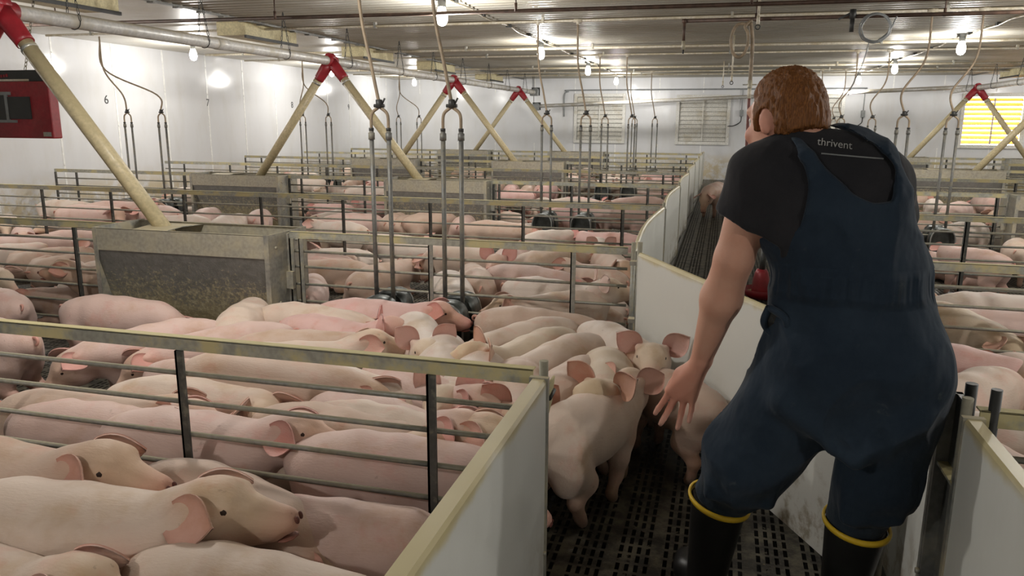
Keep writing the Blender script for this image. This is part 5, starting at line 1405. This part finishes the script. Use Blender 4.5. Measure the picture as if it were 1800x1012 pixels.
    # hair: short, thicker on the crown, clear of face, ear and nape
    Hh = [ell(H(-.012, 0, .026), (.111, .0930, .103), Rh, .02), ell(H(-.062, 0, -.028), (.056, .078, .062), Rh, .03), ell(H(-.02, .01, .085), (.072, .058, .044), Rh, .04),
          cap(H(.022, .082, .01), H(.026, .080, -.030), .012, .008, .01), cap(H(.022, -.082, .01), H(.026, -.080, -.030), .012, .008, .01)]
    def cut_hair(f, ax):
        X, Y, Z = ax[0][:, None, None]-Hc[0], ax[1][None, :, None]-Hc[1], ax[2][None, None, :]-Hc[2]
        lx = X*Rh[0, 0]+Y*Rh[1, 0]+Z*Rh[2, 0]; ly = X*Rh[0, 1]+Y*Rh[1, 1]+Z*Rh[2, 1]; lz = X*Rh[0, 2]+Y*Rh[1, 2]+Z*Rh[2, 2]
        face = np.minimum(lx-.036, .066-lz+.35*(lx-.04))                  # inside the face region when positive
        nape = -(lz+.060-.30*np.abs(lx+.06))
        f = np.maximum(f, face); f = np.maximum(f, nape)
        for s in (-1, 1):
            e = np.sqrt(((lx+.010)/.030)**2+((ly-s*.088)/.030)**2+((lz+.020)/.042)**2)-1
            f = np.maximum(f, -e*.03)
        return f
    hm = sdf_mesh('hair', Hh, .004, M['hair'], (1, 1, 1), cut_hair, 2); crease(hm, .0045, 75, 75, 14, .4); put('hair', hm)
    # shirt
    Lc = J['shL']*.42+J['elL']*.58; Rc = J['shR']*.45+J['elR']*.55
    S = [ell(ch+(.0, -.005, .02), (.205, .135, .20), None, .06), ell(wa, (.19, .135, .19), None, .06),
         cap(J['shL']+(.02, .0, -.01), J['shR']+(-.03, .0, -.015), .086, .084, .05), cap(J['trapL']+(.03, .012, -.040), J['trapR']+(-.04, .012, -.042), .072, .072, .04),
         cap(J['neck0']+(-.02, .005, -.045), J['neck0']+(-.045, .025, .005), .080, .074, .03),
         cap(J['shL'], J['elL'], .086, .090, .04), cap(J['shR'], J['elR'], .084, .082, .04), ell(J['shL']+(.07, 0, -.11), (.09, .10, .13), None, .05)]
    def cut_shirt(f, ax):
        X, Y, Z = ax[0][:, None, None], ax[1][None, :, None], ax[2][None, None, :]
        for sh, el, c, s in ((J['shL'], J['elL'], Lc, -1), (J['shR'], J['elR'], Rc, 1)):
            d = (el-sh)/np.linalg.norm(el-sh)
            if s < 0: d = d + np.array((-.25, 0, 0)); d /= np.linalg.norm(d)
            pl = (X-c[0])*d[0]+(Y-c[1])*d[1]+(Z-c[2])*d[2]
            near = (.165-X) if s < 0 else (X-.53)
            f = np.maximum(f, np.minimum(pl, near))
        return np.maximum(f, 1.10-Z+0*X+0*Y)
    sm_ = sdf_mesh('shirt', S, .007, M['shirt'], (1, 1, 1), cut_shirt, 3); crease(sm_, .005, 9, 9, 6, 3.1); so = put('shirt', sm_)
    # overalls
    O = [ell(ch+(.005, -.012, .015), (.215, .150, .215), None, .06), ell(wa+(.005, -.01, 0), (.205, .160, .19), None, .07), ell(pe+(-.005, -.01, .0), (.222, .180, .17), None, .07),
         cap(J['shL']+(.04, -.01, -.005), J['shR']+(-.02, -.01, -.010), .098, .096, .05), cap(J['trapL']+(.0, .0, -.045), J['trapR']+(-.03, .0, -.052), .086, .080, .04),
         ell(np.array((.285, 2.27, 1.10)), (.13, .12, .12), None, .06), ell(np.array((.47, 2.27, .985)), (.135, .155, .17), None, .06), ell(np.array((.30, 2.27, .95)), (.14, .155, .17), None, .06),
         cap(J['hipL']+(.005, -.01, -.01), (.125, 2.335, .60), .150, .128, .07), cap((.125, 2.335, .60), (.078, 2.385, .455), .128, .096, .05),
         cap((.27, 2.32, .77), (.175, 2.36, .545), .105, .075, .05),
         cap(J['hipR']+(.0, -.01, -.01), (.500, 2.305, .60), .135, .112, .07), cap((.500, 2.305, .60), (.466, 2.345, .455), .112, .090, .05),
         ell(np.array((.385, 2.30, .80)), (.10, .12, .10), None, .05)]
    # folds above the boots and behind the knees
    for k in range(3): O.append(cap((.02+.01*k, 2.26+.01*k, .50+.035*k), (.19, 2.27+.01*k, .485+.045*k), .022, .018, .03)); O.append(cap((.41, 2.235, .49+.04*k), (.55, 2.235, .50+.05*k), .020, .016, .03))
    O.append(cap((.20, 2.17, .86), (.40, 2.15, .70), .03, .018, .05)); O.append(cap((.55, 2.17, .84), (.43, 2.18, .72), .028, .018, .05))
    def cut_ov(f, ax):
        X, Z = ax[0][:, None], ax[2][None, :]
        for P_ in (U_NECK, ARM_L, ARM_R):
            sd = poly_sd(P_, X, Z).astype(np.float32)
            f = np.maximum(f, -sd[:, None, :])
        Yg = ax[1][None, :, None]; Zg = ax[2][None, None, :]
        f = np.maximum(f, np.minimum(Zg-1.46, Yg-2.33) + 0*f)
        for sx in (-.2, .9):
            pass
        return f
    om = sdf_mesh('overalls', O, .0075, M['overall'], (1, 1, 1), cut_ov, 3); crease(om, .009, 7.5, 7.5, 5.0, 1.7); oo = put('overalls', om)
    # pocket mouth standing open at the left hip, strap seam, logo
    mb = MB(); pts = [(.150, 2.20, 1.115), (.140, 2.215, 1.075), (.150, 2.235, 1.045), (.178, 2.215, 1.030), (.200, 2.185, 1.050), (.190, 2.17, 1.095), (.150, 2.20, 1.115)]
    mb.tube(arc(pts, 5), .011, 8); mb.build('pocket_hem', M['overall'], t)
    mb = MB(); c = np.mean(np.array(pts[:-1]), 0); mb._add([tuple(c)]+[tuple(p) for p in arc(pts, 4)[:-1]], [(0, i+1, (i+1) % 24+1) for i in range(24)]); mb.build('pocket_shade', M['black'], t)  # black sheet painted as the dark inside of the open pocket
    def drape(o, pts, off=.002):
        me = o.data; bv = BVHTree.FromPolygons([v.co for v in me.vertices], [p.vertices for p in me.polygons]); out = []
        for x, z in pts:
            h = bv.ray_cast(Vector((x, 1.5, z))-Vector(base), Vector((0, 1, 0)))
            out.append((x, (h[0].y+base[1]-off) if h[0] is not None else None, z))
        ys = [p[1] for p in out if p[1] is not None]; d = float(np.mean(ys)) if ys else 2.1
        return [(p[0], p[1] if p[1] is not None else d, p[2]) for p in out]
    lg = text_mesh('shirt_lettering', 'thrivent', .027, M['white'], (0, 0, 0), (0, 0, 0))
    co = np.array([v.co for v in lg.data.vertices]); a = math.radians(-7)
    px = .279+co[:, 0]*1.0*math.cos(a)-co[:, 1]*math.sin(a); pz = 1.566+co[:, 0]*math.sin(a)+co[:, 1]*math.cos(a)
    q = drape(so, list(zip(px, pz)), .0025)
    for v, p in zip(lg.data.vertices, q): v.co = Vector(p)-Vector(base)
    lg.parent = t
    q = drape(so, [(.246+.155*i/14, 1.541-.012*i/14) for i in range(15)], .001)
    MB().tube(q, .0022, 5).build('shirt_stripe', M['grey'], t)
    q = drape(oo, [(.140+.036*i/8, 1.556+.008*i/8) for i in range(9)], .002)
    MB().tube(q, .0022, 5).build('strap_stitching', M['pvc_tan'], t)
    # boots with a yellow rim
    for s, top, an, toe, tilt in (('L', (.056, 2.385, .425), (.030, 2.44, .10), (-.035, 2.615, .05), .20), ('R', (.462, 2.345, .425), (.452, 2.41, .10), (.47, 2.60, .05), .10)):
        top, an, toe = map(np.array, (top, an, toe))
        up = (top-an)/np.linalg.norm(top-an); nx = np.array((1.0, 0, -tilt)); ny = np.array((0, 1.0, .12)); nn_ = np.cross(nx, ny); nn_ /= np.linalg.norm(nn_)
        P_ = [cap(an, top+up*.05, .064, .094, .03), cap(an+(0, .01, -.035), toe, .055, .046, .03), ell(an+(0, -.012, -.05), (.047, .062, .05), None, .03), cap(toe+(0, -.05, .0), toe, .05, .048, .02)]
        def cb(f, ax, top=top, nn_=nn_):
            X, Y, Z = ax[0][:, None, None], ax[1][None, :, None], ax[2][None, None, :]
            f = np.maximum(f, (X-top[0])*nn_[0]+(Y-top[1])*nn_[1]+(Z-top[2])*nn_[2])
            return np.maximum(f, .006-Z+0*X+0*Y)
        bo = put('boot', sdf_mesh('boot', P_, .008, M['boot'], (1, 1, 1), cb, 2))
        r = .0955
        ring = [top + nx*r*math.cos(a_) + ny*r*math.sin(a_) for a_ in np.linspace(0, 2*math.pi, 41)]
        mb = MB()
        mb.grid([[tuple(np.array(p)*1.0 + (np.array(p)-top)/np.linalg.norm(np.array(p)-top)*w_ + np.array((0, 0, h_))) for p in ring] for w_, h_ in ((-.004, .004), (.003, .005), (.005, -.003), (.003, -.012), (-.004, -.012))])
        rm = mb.build('boot_rim', M['yellow'], None); rm.parent = bo
        for v in rm.data.vertices: v.co -= Vector(base)
        sl = MB().prism([(toe[0]-.05, an[1]-.07), (toe[0]+.0-.045, toe[1]), (toe[0], toe[1]+.05), (toe[0]+.045, toe[1]), (an[0]+.055, an[1]-.04), (an[0], an[1]-.078), (an[0]-.05, an[1]-.05)], 'z', .002, .022).build('sole', M['black'], None)
        sl.parent = bo
        for v in sl.data.vertices: v.co -= Vector(base)
man()
